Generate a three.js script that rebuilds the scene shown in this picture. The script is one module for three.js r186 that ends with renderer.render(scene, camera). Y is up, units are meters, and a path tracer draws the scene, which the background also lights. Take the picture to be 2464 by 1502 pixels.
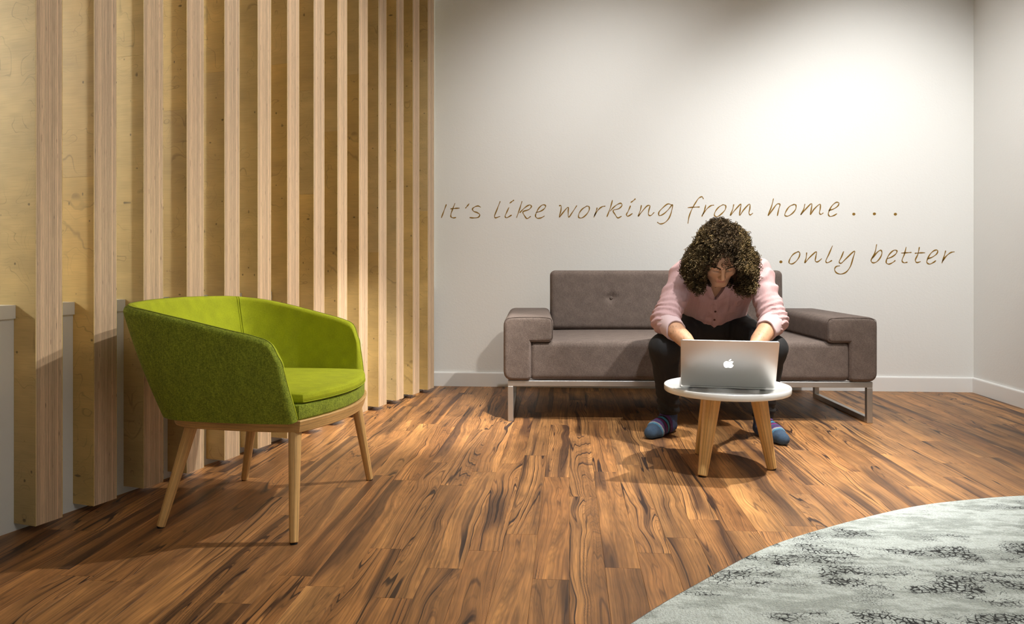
import * as THREE from 'three';
import { mergeGeometries, mergeVertices, toCreasedNormals } from 'three/addons/utils/BufferGeometryUtils.js';
import { RectAreaLightUniformsLib } from 'three/addons/lights/RectAreaLightUniformsLib.js';
import { RoundedBoxGeometry } from 'three/addons/geometries/RoundedBoxGeometry.js';

// ---------------------------------------------------------------- camera, exposure
const scene = new THREE.Scene();
scene.background = new THREE.Color(0x000000);
const renderer = new THREE.WebGLRenderer({ antialias: true });
renderer.toneMapping = THREE.LinearToneMapping;
renderer.toneMappingExposure = 1.12;
renderer.shadowMap.enabled = true;
RectAreaLightUniformsLib.init();
const camera = new THREE.PerspectiveCamera(2 * Math.atan(751 / 1850) * 180 / Math.PI, 2464 / 1502, 0.05, 60);
camera.position.set(0, 0.85, 0);
camera.rotation.y = 0.07446;                        // turned a little to the left of the plank direction
camera.setViewOffset(2464, 1502, 0, 115, 2464, 1502); // vertical lens shift keeps the verticals upright

// ---------------------------------------------------------------- lamps of the room and added fill lights (fittings are built with them in downlight())
const CEIL = 2.95;
const WARM = [1.0, 0.945, 0.86], NEUTRAL = [1.0, 0.992, 0.975];
const SPOTS = [ // position on the ceiling, aimed at, candela, half angle, penumbra, colour
  { at: [1.75, -3.30], to: [0.25, 0.3, -3.40], cd: 37, half: 0.70, pen: 0.8, col: WARM, label: 'recessed ceiling spotlight above the bare floor right of the round table' },
  { at: [1.85, -3.55], to: [1.95, 1.10, -5.32], cd: 18, half: 0.74, pen: 1.0, col: NEUTRAL, label: 'recessed ceiling spotlight washing the lettered wall beside the corner' },
  { at: [0.20, -3.60], to: [0.25, 0.85, -5.32], cd: 11, half: 0.88, pen: 1.0, col: NEUTRAL, label: 'recessed ceiling spotlight washing the lettered wall above the sofa back' },
  { at: [0.30, -2.90], to: [-0.87, 0.0, -4.15], cd: 44, half: 0.25, pen: 0.5, col: WARM, label: 'recessed ceiling spotlight aimed at the feet of the plywood fins' },
  { at: [0.95, -2.45], to: [0.75, 0.2, -3.35], cd: 20, half: 0.45, pen: 0.8, col: NEUTRAL, label: 'added ceiling spotlight in front of the round table brightening the seated person' },  // added front light that lifts the face and shirt
  { at: [1.15, -4.10], to: [-1.35, 1.45, -3.35], cd: 20, half: 0.52, pen: 1.0, col: WARM, label: 'added ceiling spotlight above the sofa brightening the edges of the plywood fins' },  // added to brighten the fin edges, boosts the main spot
];
const FILL_PANEL = { at: [1.5, -0.3], size: [1.8, 1.2], power: 2.5, col: [1.0, 0.98, 0.95] };  // added soft fill for the whole room, an unseen fitting
const PENDANT = { at: [-5.425, 2.45, -1.714], cd: 19, col: [1.0, 0.97, 0.80] };

// ---------------------------------------------------------------- helpers
function rng(seed) { let a = seed >>> 0; return () => { a = (a + 0x6D2B79F5) | 0; let t = Math.imul(a ^ (a >>> 15), 1 | a); t = (t + Math.imul(t ^ (t >>> 7), 61 | t)) ^ t; return ((t ^ (t >>> 14)) >>> 0) / 4294967296; }; }
const PERM = new Uint8Array(512), VAL = new Float32Array(256);
{ const r = rng(77); const p = [...Array(256).keys()]; for (let i = 255; i > 0; i--) { const j = Math.floor(r() * (i + 1)); [p[i], p[j]] = [p[j], p[i]]; } for (let i = 0; i < 512; i++) PERM[i] = p[i & 255]; for (let i = 0; i < 256; i++) VAL[i] = r(); }
const V3 = (x, y, z) => new THREE.Vector3(x, y, z);
const clamp = (x, a, b) => x < a ? a : x > b ? b : x;
const mix = (a, b, t) => a + (b - a) * t;
const sstep = (a, b, x) => { const t = clamp((x - a) / (b - a), 0, 1); return t * t * (3 - 2 * t); };
function vn(x, y, px, py, s) { // tileable value noise
  let ix = Math.floor(x), iy = Math.floor(y); const fx = x - ix, fy = y - iy;
  const x0 = ((ix % px) + px) % px, x1 = (x0 + 1) % px, y0 = ((iy % py) + py) % py, y1 = (y0 + 1) % py;
  const u = fx * fx * (3 - 2 * fx), v = fy * fy * (3 - 2 * fy);
  const h = (a, b) => VAL[PERM[(PERM[(PERM[(a + s) & 255] + (a >> 8) * 7 + b) & 255] + (b >> 8) * 13) & 255]];
  return mix(mix(h(x0, y0), h(x1, y0), u), mix(h(x0, y1), h(x1, y1), u), v);
}
function fbm(x, y, px, py, oct, s) { let a = 0.5, t = 0, n = 0; for (let i = 0; i < oct; i++) { t += a * vn(x, y, px, py, s + i * 31); n += a; a *= 0.5; x *= 2; y *= 2; px *= 2; py *= 2; } return t / n; }
function vn3(x, y, z) {
  const ix = Math.floor(x), iy = Math.floor(y), iz = Math.floor(z), fx = x - ix, fy = y - iy, fz = z - iz;
  const u = fx * fx * (3 - 2 * fx), v = fy * fy * (3 - 2 * fy), w = fz * fz * (3 - 2 * fz);
  const h = (a, b, c) => VAL[PERM[(PERM[(PERM[a & 255] + b) & 255] + c) & 255]];
  const l = (c) => mix(mix(h(ix, iy, c), h(ix + 1, iy, c), u), mix(h(ix, iy + 1, c), h(ix + 1, iy + 1, c), u), v);
  return mix(l(iz), l(iz + 1), w);
}
function texture(w, h, fn, srgb = true) {
  const d = new Uint8Array(w * h * 4), o = [0, 0, 0];
  for (let j = 0, k = 0; j < h; j++) for (let i = 0; i < w; i++, k += 4) { fn(i / w, j / h, o); d[k] = clamp(o[0], 0, 255); d[k + 1] = clamp(o[1], 0, 255); d[k + 2] = clamp(o[2], 0, 255); d[k + 3] = 255; }
  const t = new THREE.DataTexture(d, w, h, THREE.RGBAFormat); t.wrapS = t.wrapT = THREE.RepeatWrapping; t.magFilter = THREE.LinearFilter; t.minFilter = THREE.LinearMipmapLinearFilter; t.generateMipmaps = true;
  if (srgb) t.colorSpace = THREE.SRGBColorSpace; t.needsUpdate = true; return t;
}
const std = (o) => new THREE.MeshStandardMaterial(o);
const rgb = (r, g, b) => new THREE.Color().setRGB(r / 255, g / 255, b / 255, THREE.SRGBColorSpace);
const taken = new Map();
function numbered(n) { const k = taken.get(n) || 0; taken.set(n, k + 1); return k ? `${n}_${String(k).padStart(3, '0')}` : n; }
function tag(o, label, category, group) { o.userData.label = label; o.userData.category = category; if (group) o.userData.group = group; return o; }
function thing(name, label, category, pos = [0, 0, 0], turn = 0, group) { const g = new THREE.Group(); g.name = numbered(name); g.position.set(...pos); g.rotation.y = turn; scene.add(g); return tag(g, label, category, group); }
function part(name, geo, m, parent, label) { const o = new THREE.Mesh(geo, m); o.name = name; parent.add(o); if (label) o.userData.label = label; return o; }
function struct(name, geo, m, label, category) { const o = new THREE.Mesh(geo, m); o.name = name; o.userData.kind = 'structure'; o.userData.label = label; o.userData.category = category; scene.add(o); return o; }
function boxUV(g, sx = 1, sy = sx, ox = 0, oy = 0) { // uv in metres on the dominant plane of each face
  if (!g.attributes.normal) g.computeVertexNormals();
  const n = g.index ? g.toNonIndexed() : g, p = n.attributes.position, uv = new Float32Array(p.count * 2), a = V3(), b = V3(), c = V3();
  for (let i = 0; i < p.count; i += 3) {
    a.fromBufferAttribute(p, i); b.fromBufferAttribute(p, i + 1).sub(a); c.fromBufferAttribute(p, i + 2).sub(a); b.cross(c);
    const X = Math.abs(b.x), Y = Math.abs(b.y), Z = Math.abs(b.z);
    for (let k = 0; k < 3; k++) { const x = p.getX(i + k), y = p.getY(i + k), z = p.getZ(i + k); const [u, v] = X >= Y && X >= Z ? [z, y] : Y >= Z ? [x, z] : [x, y]; uv[(i + k) * 2] = (u + ox) / sx; uv[(i + k) * 2 + 1] = (v + oy) / sy; }
  }
  n.setAttribute('uv', new THREE.BufferAttribute(uv, 2)); return n;
}
function box(x0, x1, y0, y1, z0, z1) { const g = new THREE.BoxGeometry(x1 - x0, y1 - y0, z1 - z0); g.translate((x0 + x1) / 2, (y0 + y1) / 2, (z0 + z1) / 2); return g; }
function rbox(x0, x1, y0, y1, z0, z1, r, s = 3) { const g = new RoundedBoxGeometry(x1 - x0, y1 - y0, z1 - z0, s, r); g.translate((x0 + x1) / 2, (y0 + y1) / 2, (z0 + z1) / 2); return g; }
function softBox(w, h, d, r, cell, push) { // rounded box with many faces, so that it can be dented and puffed
  const line = (L) => { const n = Math.max(2, Math.ceil((L - 2 * r) / cell)), o = []; for (let i = 0; i < 5; i++) o.push(-L / 2 + r * (1 - Math.cos(i / 5 * Math.PI / 2)) ); for (let i = 0; i <= n; i++) o.push(-L / 2 + r + (L - 2 * r) * i / n); for (let i = 4; i >= 0; i--) o.push(L / 2 - r * (1 - Math.cos(i / 5 * Math.PI / 2))); return o; };
  const X = line(w), Y = line(h), Z = line(d), g = new THREE.BoxGeometry(1, 1, 1, X.length - 1, Y.length - 1, Z.length - 1), p = g.attributes.position, v = V3(), q = V3(), e = V3();
  for (let i = 0; i < p.count; i++) {
    v.set(X[Math.round((p.getX(i) + 0.5) * (X.length - 1))], Y[Math.round((p.getY(i) + 0.5) * (Y.length - 1))], Z[Math.round((p.getZ(i) + 0.5) * (Z.length - 1))]);
    q.set(clamp(v.x, -w / 2 + r, w / 2 - r), clamp(v.y, -h / 2 + r, h / 2 - r), clamp(v.z, -d / 2 + r, d / 2 - r)); e.subVectors(v, q).normalize(); q.addScaledVector(e, r);
    if (push) push(q, e); p.setXYZ(i, q.x, q.y, q.z);
  }
  g.deleteAttribute('uv'); g.deleteAttribute('normal'); const m = mergeVertices(g, 1e-5); m.computeVertexNormals(); return m;
}
function tube(pts, r, sides = 6, seg, closed = false) { const c = new THREE.CatmullRomCurve3(pts.map(p => p.isVector3 ? p : V3(...p)), closed, 'centripetal'); return new THREE.TubeGeometry(c, seg || pts.length * 4, r, sides, closed); }
function taper(a, b, ra, rb, sides = 28, chamfer = 0.002) { // turned leg from a (top) to b (bottom)
  const A = V3(...a), B = V3(...b), L = A.distanceTo(B);
  const g = new THREE.LatheGeometry([[0, 0], [rb - chamfer, 0], [rb, chamfer], [mix(rb, ra, 0.5), L / 2], [ra, L], [0, L]].map(p => new THREE.Vector2(...p)), sides);
  const q = new THREE.Quaternion().setFromUnitVectors(V3(0, 1, 0), A.clone().sub(B).normalize()); g.applyQuaternion(q); g.translate(B.x, B.y, B.z); return toCreasedNormals(g, 0.7);
}
function clipLine(poly, nx, nz, c) { const out = []; for (let i = 0; i < poly.length; i++) { const a = poly[i], b = poly[(i + 1) % poly.length], da = a[0] * nx + a[1] * nz - c, db = b[0] * nx + b[1] * nz - c; if (da >= 0) out.push(a); if ((da >= 0) !== (db >= 0)) { const t = da / (da - db); out.push([mix(a[0], b[0], t), mix(a[1], b[1], t)]); } } return out; }
console.log('helpers');

// ---------------------------------------------------------------- textures
const floorTex = texture(2048, 2048, (u, v, o) => { // 1.6 m across the planks, 3.2 m along
  const X = u * 16, Y = v * 16;
  const swirl = sstep(0.56, 0.80, vn(X * 0.5, Y * 0.5, 8, 8, 91));
  const xw = X + 0.55 * (vn(X * 0.5, Y * 0.25, 8, 4, 3) - 0.5) + 0.10 * (vn(X * 1, Y * 0.75, 16, 12, 9) - 0.5) + 0.03 * (vn(X * 3, Y * 3, 48, 48, 5) - 0.5) + swirl * 0.42 * (fbm(X * 0.5, Y * 0.75, 8, 12, 2, 14) - 0.5);
  const broad = vn(xw * 1, Y * 0.125, 16, 2, 21), tone = vn(xw * 4, Y * 0.125, 64, 2, 24), gold = sstep(0.60, 0.85, vn(xw * 3, Y * 0.1875, 48, 3, 33));
  const f = vn(xw * 2, Y * 0.125, 32, 2, 41) + 0.05 * vn(xw * 10, Y * 0.5, 160, 8, 44), grp = sstep(0.35, 0.62, vn(X * 1.5, Y * 0.25, 24, 4, 52));
  const wob = vn(X * 5, Y * 2, 80, 32, 56), tri = (k) => Math.abs((((f * k) % 1) + 1) % 1 - 0.5) * 2;
  const saw = (k) => (((f * k) % 1) + 1) % 1, line1 = sstep(0.76 + 0.16 * wob, 0.97, tri(8)) * (0.25 + 0.75 * grp), line2 = sstep(0.80, 0.98, tri(19)) * 0.6 * (0.3 + grp * 0.7), line3 = sstep(0.55, 1.0, tri(41)) * 0.26, ring = sstep(0.35, 1.0, saw(8)) * 0.20 * (0.4 + 0.6 * grp);
  const band = sstep(0.56, 0.78, vn(xw * 3, Y * 0.125, 48, 2, 61)) * sstep(0.35, 0.62, vn(X * 1, Y * 0.375, 16, 6, 67));
  const fib = vn(xw * 26, Y * 1, 416, 16, 71), pore = vn(X * 60, Y * 5, 960, 80, 73), cloud = fbm(X * 1.5, Y * 2, 24, 32, 3, 81);
  const dark = clamp(line1 * 0.92 + line2 * 0.62 + line3 * 0.5 + ring + band * (0.36 + 0.3 * fib), 0, 0.95);
  const k = 0.92 + 0.26 * (cloud - 0.3) + 0.22 * (fib - 0.5) + 0.12 * (pore - 0.5);
  const m = clamp(broad * 0.8 + tone * 0.5 - 0.15, 0, 1);
  let r = mix(198, 138, m), g = mix(144, 96, m), b = mix(88, 58, m);
  r = mix(r, 214, gold * 0.62); g = mix(g, 156, gold * 0.62); b = mix(b, 94, gold * 0.62);
  o[0] = mix(r, 50, dark) * k; o[1] = mix(g, 33, dark) * k; o[2] = mix(b, 27, dark) * k;
});
console.log('floor texture');
function cells(x, y, px, py) { // distance between the nearest and second nearest cell centre
  const ix = Math.floor(x), iy = Math.floor(y); let a = 9, b = 9;
  for (let j = -1; j < 2; j++) for (let i = -1; i < 2; i++) { const cx = (((ix + i) % px) + px) % px, cy = (((iy + j) % py) + py) % py, h = PERM[(PERM[cx & 255] + cy) & 255], d = Math.hypot(ix + i + VAL[h] - x, iy + j + VAL[(h * 7 + 31) & 255] - y); if (d < a) { b = a; a = d; } else if (d < b) b = d; }
  return b - a;
}
const carpetTex = texture(2048, 2048, (u, v, o) => { // 2.4 m square
  const X = u * 16, Y = v * 16;
  const wx = (vn(X * 9, Y * 9, 144, 144, 5) - 0.5), wy = (vn(X * 9, Y * 9, 144, 144, 6) - 0.5);
  const base = 0.5 * fbm(X * 0.5, Y * 2, 8, 32, 4, 11) + 0.5 * fbm(X * 3, Y * 8, 48, 128, 3, 15);
  const fleck = vn(X * 38, Y * 46, 608, 736, 23), fl2 = vn(X * 70, Y * 80, 1120, 1280, 29);
  const pm = fbm(X * 0.5, Y * 2.0, 8, 32, 4, 43), patch = sstep(0.53, 0.64, pm);
  const e = cells(X * 9 + wx * 0.9, Y * 9 + wy * 0.9, 144, 144) + (fl2 - 0.5) * 0.10, e2 = cells(X * 18 + wx, Y * 18 + wy, 288, 288);
  const gate = vn(X * 3, Y * 4, 48, 64, 77), thr = 0.02 + 0.25 * patch * sstep(0.25, 0.75, gate);
  const crack = 1 - sstep(thr * 0.55, thr, e), spot = (1 - sstep(0.05, 0.15, e2)) * sstep(0.45, 0.56, pm) * 0.6 * sstep(0.4, 0.6, gate);
  const dark = clamp(Math.max(crack * patch, spot), 0, 1) * (0.75 + 0.35 * fl2), grey = sstep(0.46, 0.66, base) * 0.55 + sstep(0.5, 0.8, fleck) * 0.18;
  const t = 0.93 + 0.16 * (fl2 - 0.5);
  o[0] = mix(mix(208, 146, grey), 40, dark) * t; o[1] = mix(mix(218, 154, grey), 43, dark) * t; o[2] = mix(mix(216, 150, grey), 44, dark) * t;
});
const carpetBump = texture(1024, 1024, (u, v, o) => { const n = vn(u * 512, v * 512, 512, 512, 3) * 0.6 + vn(u * 160, v * 200, 160, 200, 8) * 0.4; o[0] = o[1] = o[2] = n * 255; }, false);
function birchTex(seed, warm) { return texture(1024, 1024, (u, v, o) => { // 1.0 m square, figure running mostly across the fin
  const X = u * 8, Y = v * 8, w = fbm(X, Y * 1.0, 8, 8, 3, seed);
  const yw = Y + (w - 0.5) * 2.2, f = vn(X * 0.5, yw * 2, 4, 16, seed + 9), ln = sstep(0.9, 1.0, Math.abs(((f * 6) % 1) - 0.5) * 2) * sstep(0.35, 0.7, vn(X * 1, Y * 2, 8, 16, seed + 3));
  const fib = vn(X * 3, Y * 60, 24, 480, seed + 17), bl = fbm(X * 1, Y * 2, 8, 16, 3, seed + 21), kn = sstep(0.955, 0.99, vn(X * 4, Y * 4, 32, 32, seed + 27));
  const k = 0.90 + 0.16 * (bl - 0.5) + 0.05 * (fib - 0.5) - ln * 0.13 - kn * 0.35;
  o[0] = 224 * k * (1 + warm * 0.02); o[1] = 196 * k; o[2] = 138 * k * (1 - warm * 0.08);
}); }
const birchA = birchTex(13, 0), birchB = birchTex(101, 1);
const plyTex = texture(512, 2048, (u, v, o) => { // 0.096 m across, 2.2 m along: stacked veneers seen edge on
  const L = u * 62 + 0.16 * (vn(u * 8, v * 24, 8, 24, 5) - 0.5), i = Math.floor(L), f = L - i;
  const a = VAL[(i * 37 + 11) & 255], b = vn(u * 124, v * 60, 124, 60, 13), c = vn(u * 500, v * 300, 500, 300, 19);
  const seam = sstep(0.34, 0.5, Math.abs(f - 0.5)), vd = sstep(0.93, 0.97, vn(L * 1.0, v * 44, 62, 44, 41)) * (f > 0.25 && f < 0.8 ? 1 : 0);
  const k = 0.88 + 0.20 * (a - 0.5) + 0.16 * (b - 0.5) + 0.10 * (c - 0.5) - seam * 0.20 - vd * 0.65;
  const red = (i & 1) ? 1 : 0; o[0] = 232 * k; o[1] = (red ? 196 : 206) * k; o[2] = (red ? 162 : 168) * k;
});
function weave(base, alt, amt, seed) { return texture(512, 512, (u, v, o) => { // 0.25 m square, mottled plain weave
  const h = vn(u * 64, v * 256, 64, 256, seed), w = vn(u * 256, v * 64, 256, 64, seed + 5), x = Math.floor(u * 256), y = Math.floor(v * 256), t = ((x + y) & 1) ? h : w;
  const g = vn(u * 128, v * 128, 128, 128, seed + 9), m = clamp((t - 0.5) * amt + 0.5 + (g - 0.5) * amt * 0.6, 0, 1), s = 0.94 + 0.10 * vn(u * 8, v * 8, 8, 8, seed + 12);
  for (let k = 0; k < 3; k++) o[k] = mix(base[k], alt[k], m) * s;
}); }
const weaveBump = texture(512, 512, (u, v, o) => { const x = Math.floor(u * 256), y = Math.floor(v * 256), t = ((x + y) & 1) ? vn(u * 64, v * 256, 64, 256, 3) : vn(u * 256, v * 64, 256, 64, 7); o[0] = o[1] = o[2] = 255 * (0.3 + 0.7 * t); }, false);
const oakTex = texture(512, 1024, (u, v, o) => { // 0.12 m across, 0.6 m along
  const X = u * 16, Y = v * 16, xw = X + 0.7 * (fbm(X * 0.25, Y * 0.25, 4, 4, 2, 3) - 0.5), a = vn(xw * 2, Y * 0.25, 32, 4, 9), b = vn(X * 12, Y * 1.5, 192, 24, 15), c = vn(X * 28, Y * 4, 448, 64, 18);
  const k = 0.86 + 0.22 * (a - 0.5) + 0.14 * (b - 0.5) - sstep(0.82, 0.95, c) * 0.14; o[0] = 234 * k; o[1] = 188 * k; o[2] = 124 * k;
});
console.log('textures');
// ---------------------------------------------------------------- room shell
const WX0 = -6.0, WX1 = 2.68, WZ0 = -5.325, WZ1 = 3.4;
const paintBump = texture(512, 512, (u, v, o) => { const n = fbm(u * 64, v * 64, 64, 64, 3, 5); o[0] = o[1] = o[2] = n * 255; }, false);
const M = {};
M.wall = std({ color: rgb(226, 226, 223), roughness: 0.82, bumpMap: paintBump, bumpScale: 0.0004 });
M.trim = std({ color: rgb(232, 232, 230), roughness: 0.38 });
M.ceiling = std({ color: rgb(228, 227, 224), roughness: 0.9 });
struct('wall_back', boxUV(box(WX0 - 0.15, WX1 + 0.15, -0.02, CEIL, WZ0 - 0.15, WZ0), 0.5), M.wall, 'white painted wall behind the sofa carrying the gold handwriting', 'wall');
struct('wall_right', boxUV(box(WX1, WX1 + 0.15, -0.02, CEIL, WZ0, WZ1), 0.5), M.wall, 'plain white side wall meeting the lettered wall at the corner', 'wall');
struct('wall_left', boxUV(box(WX0 - 0.15, WX0, -0.02, CEIL, WZ0, WZ1), 0.5), M.wall, 'white wall of the space behind the plywood fins', 'wall');
struct('wall_front', boxUV(box(WX0 - 0.15, WX1 + 0.15, -0.02, CEIL, WZ1, WZ1 + 0.15), 0.5), M.wall, 'white wall facing the sofa from across the room', 'wall');
struct('ceiling', box(WX0 - 0.15, WX1 + 0.15, CEIL, CEIL + 0.15, WZ0 - 0.15, WZ1 + 0.15), M.ceiling, 'white flat ceiling over the lounge', 'ceiling');
{ // skirting boards with an eased top edge
  const prof = (len) => { const s = new THREE.Shape(); s.moveTo(0, 0); s.lineTo(0.016, 0); s.lineTo(0.016, 0.088); s.quadraticCurveTo(0.0155, 0.0965, 0.010, 0.098); s.lineTo(0, 0.098); s.closePath(); return new THREE.ExtrudeGeometry(s, { depth: len, bevelEnabled: false, curveSegments: 4 }); };
  const b = prof(WX1 + 1.25); b.rotateY(-Math.PI / 2); b.translate(WX1, 0, WZ0); // runs along x with the profile facing +z
  struct('baseboard_back', b, M.trim, 'white skirting board along the lettered wall behind the sofa', 'baseboard');
  const r = prof(WZ1 - WZ0 - 0.016); r.rotateY(Math.PI); r.translate(WX1, 0, WZ1);
  struct('baseboard_right', r, M.trim, 'white skirting board along the plain side wall', 'baseboard');
}

// ---------------------------------------------------------------- plank floor
const FA = [-1.673, -2.298], FU = [0.2667, -0.9638], FM = [0.9638, 0.2667]; // fin row: start, direction, normal into the room
const DADO = 0.0945, PITCH = 0.215, THICK = 0.096;
const finP = (n, along, out) => [FA[0] + FU[0] * (PITCH * n + along) + FM[0] * out, FA[1] + FU[1] * (PITCH * n + along) + FM[1] * out];
M.sub = std({ color: rgb(64, 44, 32), roughness: 0.8 });
const floor = struct('floor', box(WX0 - 0.15, WX1 + 0.15, -0.12, -0.008, WZ0 - 0.15, WZ1 + 0.15), M.sub, 'reddish brown dark streaked wooden plank floor', 'floor');
{
  const R = rng(5), W = 0.0992, tints = [[1, 1, 1], [0.93, 0.92, 0.90], [1.05, 1.03, 1.0], [0.97, 1.0, 1.02], [1.0, 0.95, 0.90]].map(t => std({ map: floorTex, color: new THREE.Color().setRGB(...t.map(x => Math.min(1, x * 0.95))), roughness: 0.46 }));
  const wallC = FM[0] * finP(0, 0, -DADO)[0] + FM[1] * finP(0, 0, -DADO)[1];
  for (let k = -22; k < 27; k++) {
    let z = -0.75 - R() * 1.0; if (k === -1) z = -1.075; if (k === -2) z = -1.415;
    for (let a = 0.2; z > WZ0 - 1; z -= 1.0) {
      const z1 = Math.min(z + 1.0, -0.7), z0 = Math.max(z, WZ0 + 0.001); if (z1 - z0 < 0.01) continue;
      const u0 = Math.floor(R() * 160) / 160, v0 = R(), flip = R() < 0.5 ? -1 : 1, m = tints[Math.floor(R() * 5)];
      let poly = [[k * W, z0], [Math.min((k + 1) * W, WX1 - 0.001), z0], [Math.min((k + 1) * W, WX1 - 0.001), z1], [k * W, z1]];
      if (poly[1][0] - poly[0][0] < 0.005) continue;
      poly = clipLine(poly, FM[0], FM[1], wallC + 0.001); if (poly.length < 3) continue;
      const cx = poly.reduce((s, p) => s + p[0], 0) / poly.length, cz = poly.reduce((s, p) => s + p[1], 0) / poly.length;
      const pull = (p, d) => [p[0] + clamp(cx - p[0], -d, d), p[1] + clamp(cz - p[1], -d, d)];
      const top = poly.map(p => pull(p, 0.0007)), mid = poly.map(p => pull(p, 0.0002)), pos = [], uv = [];
      const put = (p, y) => { pos.push(p[0], y, p[1]); uv.push(u0 + (p[0] - k * W) / 1.6, v0 + flip * (p[1] - z) / 3.2); };
      const n = poly.length;
      for (let i = 1; i < n - 1; i++) { put(top[0], 0); put(top[i + 1], 0); put(top[i], 0); }
      for (let i = 0; i < n; i++) { const j = (i + 1) % n; put(top[i], 0); put(top[j], 0); put(mid[j], -0.0006); put(top[i], 0); put(mid[j], -0.0006); put(mid[i], -0.0006); put(mid[i], -0.0006); put(mid[j], -0.0006); put(mid[j], -0.008); put(mid[i], -0.0006); put(mid[j], -0.008); put(mid[i], -0.008); }
      const g = new THREE.BufferGeometry(); g.setAttribute('position', new THREE.Float32BufferAttribute(pos, 3)); g.setAttribute('uv', new THREE.Float32BufferAttribute(uv, 2)); g.computeVertexNormals();
      part('plank', g, m, floor);
    }
  }
}
{ // carpet with a sweeping edge
  const edge = new THREE.CatmullRomCurve3([[-0.75, 0.6], [-0.62, -0.3], [-0.30, -1.15], [0.157, -1.833], [0.366, -2.091], [0.593, -2.343], [0.838, -2.538], [1.201, -2.772], [1.423, -2.863], [1.65, -2.929], [2.1, -3.0], [2.66, -2.99]].map(p => V3(p[0], 0, p[1])), false, 'centripetal').getPoints(90);
  const s = new THREE.Shape(); edge.forEach((p, i) => i ? s.lineTo(p.x, -p.z) : s.moveTo(p.x, -p.z)); s.lineTo(2.66, -3.35); s.lineTo(-0.75, -3.35); s.closePath();
  const g = new THREE.ExtrudeGeometry(s, { depth: 0.0055, bevelEnabled: true, bevelThickness: 0.0015, bevelSize: 0.002, bevelSegments: 2, bevelOffset: -0.002 }); g.rotateX(-Math.PI / 2); g.translate(0, 0.0015, 0);
  const c = new THREE.Mesh(boxUV(g, 2.4), std({ map: carpetTex, roughness: 1, bumpMap: (() => { const t = carpetBump.clone(); t.repeat.set(2, 2); t.needsUpdate = true; return t; })(), bumpScale: 0.004 })); c.name = 'carpet'; scene.add(c);
  tag(c, 'pale grey carpet with dark crackled patches and a curved edge on the wooden floor', 'carpet');
  const up = edge.map(p => p.clone().setY(0.003)); const pos = [], idx = [];
  up.forEach((p, i) => { const d = (up[Math.min(i + 1, up.length - 1)].clone().sub(up[Math.max(i - 1, 0)])).normalize(), n = V3(d.z, 0, -d.x); for (const [o, y] of [[0.0075, 0.0002], [0.0055, 0.0045], [0.0005, 0.0068], [-0.0015, 0.0068]]) pos.push(p.x + n.x * o, y, p.z + n.z * o); if (i) for (let k = 0; k < 3; k++) { const a = (i - 1) * 4 + k, b = i * 4 + k; idx.push(a, a + 1, b, b, a + 1, b + 1); } });
  const tg = new THREE.BufferGeometry(); tg.setAttribute('position', new THREE.Float32BufferAttribute(pos, 3)); tg.setIndex(idx); tg.computeVertexNormals();
  struct('trim_1', tg, std({ color: rgb(120, 112, 112), roughness: 0.45, metalness: 0.5, side: THREE.DoubleSide }), 'thin grey metal edging strip along the curve of the carpet', 'edging strip');
}
console.log('floor');

// ---------------------------------------------------------------- half-height wall under the fins
const LEDGE = 0.720, CAPB = 0.677, N0 = -7, N1 = 14;
function rowBox(s0, s1, y0, y1, d0, d1, uvs = 0.5) { // s along the row, d out into the room
  const P = (s, d) => [FA[0] + FU[0] * s + FM[0] * d, FA[1] + FU[1] * s + FM[1] * d];
  const c = [P(s0, d0), P(s1, d0), P(s1, d1), P(s0, d1)], pos = [], uv = [];
  const quad = (a, b, c2, d, ta, tb, tc, td) => { for (const [q, t] of [[a, ta], [b, tb], [c2, tc], [a, ta], [c2, tc], [d, td]]) { pos.push(...q); uv.push(t[0] / uvs, t[1] / uvs); } };
  const v = (i, y) => [c[i][0], y, c[i][1]];
  const S = s1 - s0, D = d1 - d0, Y = y1 - y0;
  quad(v(3, y0), v(2, y0), v(2, y1), v(3, y1), [0, y0], [S, y0], [S, y1], [0, y1]);   // out (room side)
  quad(v(1, y0), v(0, y0), v(0, y1), v(1, y1), [0, y0], [S, y0], [S, y1], [0, y1]);   // back
  quad(v(0, y0), v(3, y0), v(3, y1), v(0, y1), [0, y0], [D, y0], [D, y1], [0, y1]);   // near
  quad(v(2, y0), v(1, y0), v(1, y1), v(2, y1), [0, y0], [D, y0], [D, y1], [0, y1]);   // far
  quad(v(3, y1), v(2, y1), v(1, y1), v(0, y1), [0, 0], [S, 0], [S, D], [0, D]);
  quad(v(0, y0), v(1, y0), v(2, y0), v(3, y0), [0, 0], [S, 0], [S, D], [0, D]);
  const g = new THREE.BufferGeometry(); g.setAttribute('position', new THREE.Float32BufferAttribute(pos, 3)); g.setAttribute('uv', new THREE.Float32BufferAttribute(uv, 2)); g.computeVertexNormals(); return g;
}
const sEnd = 3.05;
const dado = struct('wall_low', rowBox(N0 * PITCH - 0.3, sEnd, -0.008, CAPB, -0.30, -DADO), M.wall, 'white half-height wall running behind the feet of the plywood fins', 'low wall');
const moss = std({ color: rgb(84, 112, 30), roughness: 1 });
for (let n = N0 - 1; n < N1; n++) {
  const s0 = PITCH * n + THICK + 0.0005, s1 = Math.min(PITCH * (n + 1) - 0.0005, sEnd); if (s1 - s0 < 0.02) continue;
  part('ledge_cap', rowBox(s0, s1, CAPB, LEDGE, -0.300, -DADO + 0.009), M.trim, dado);
}
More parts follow.
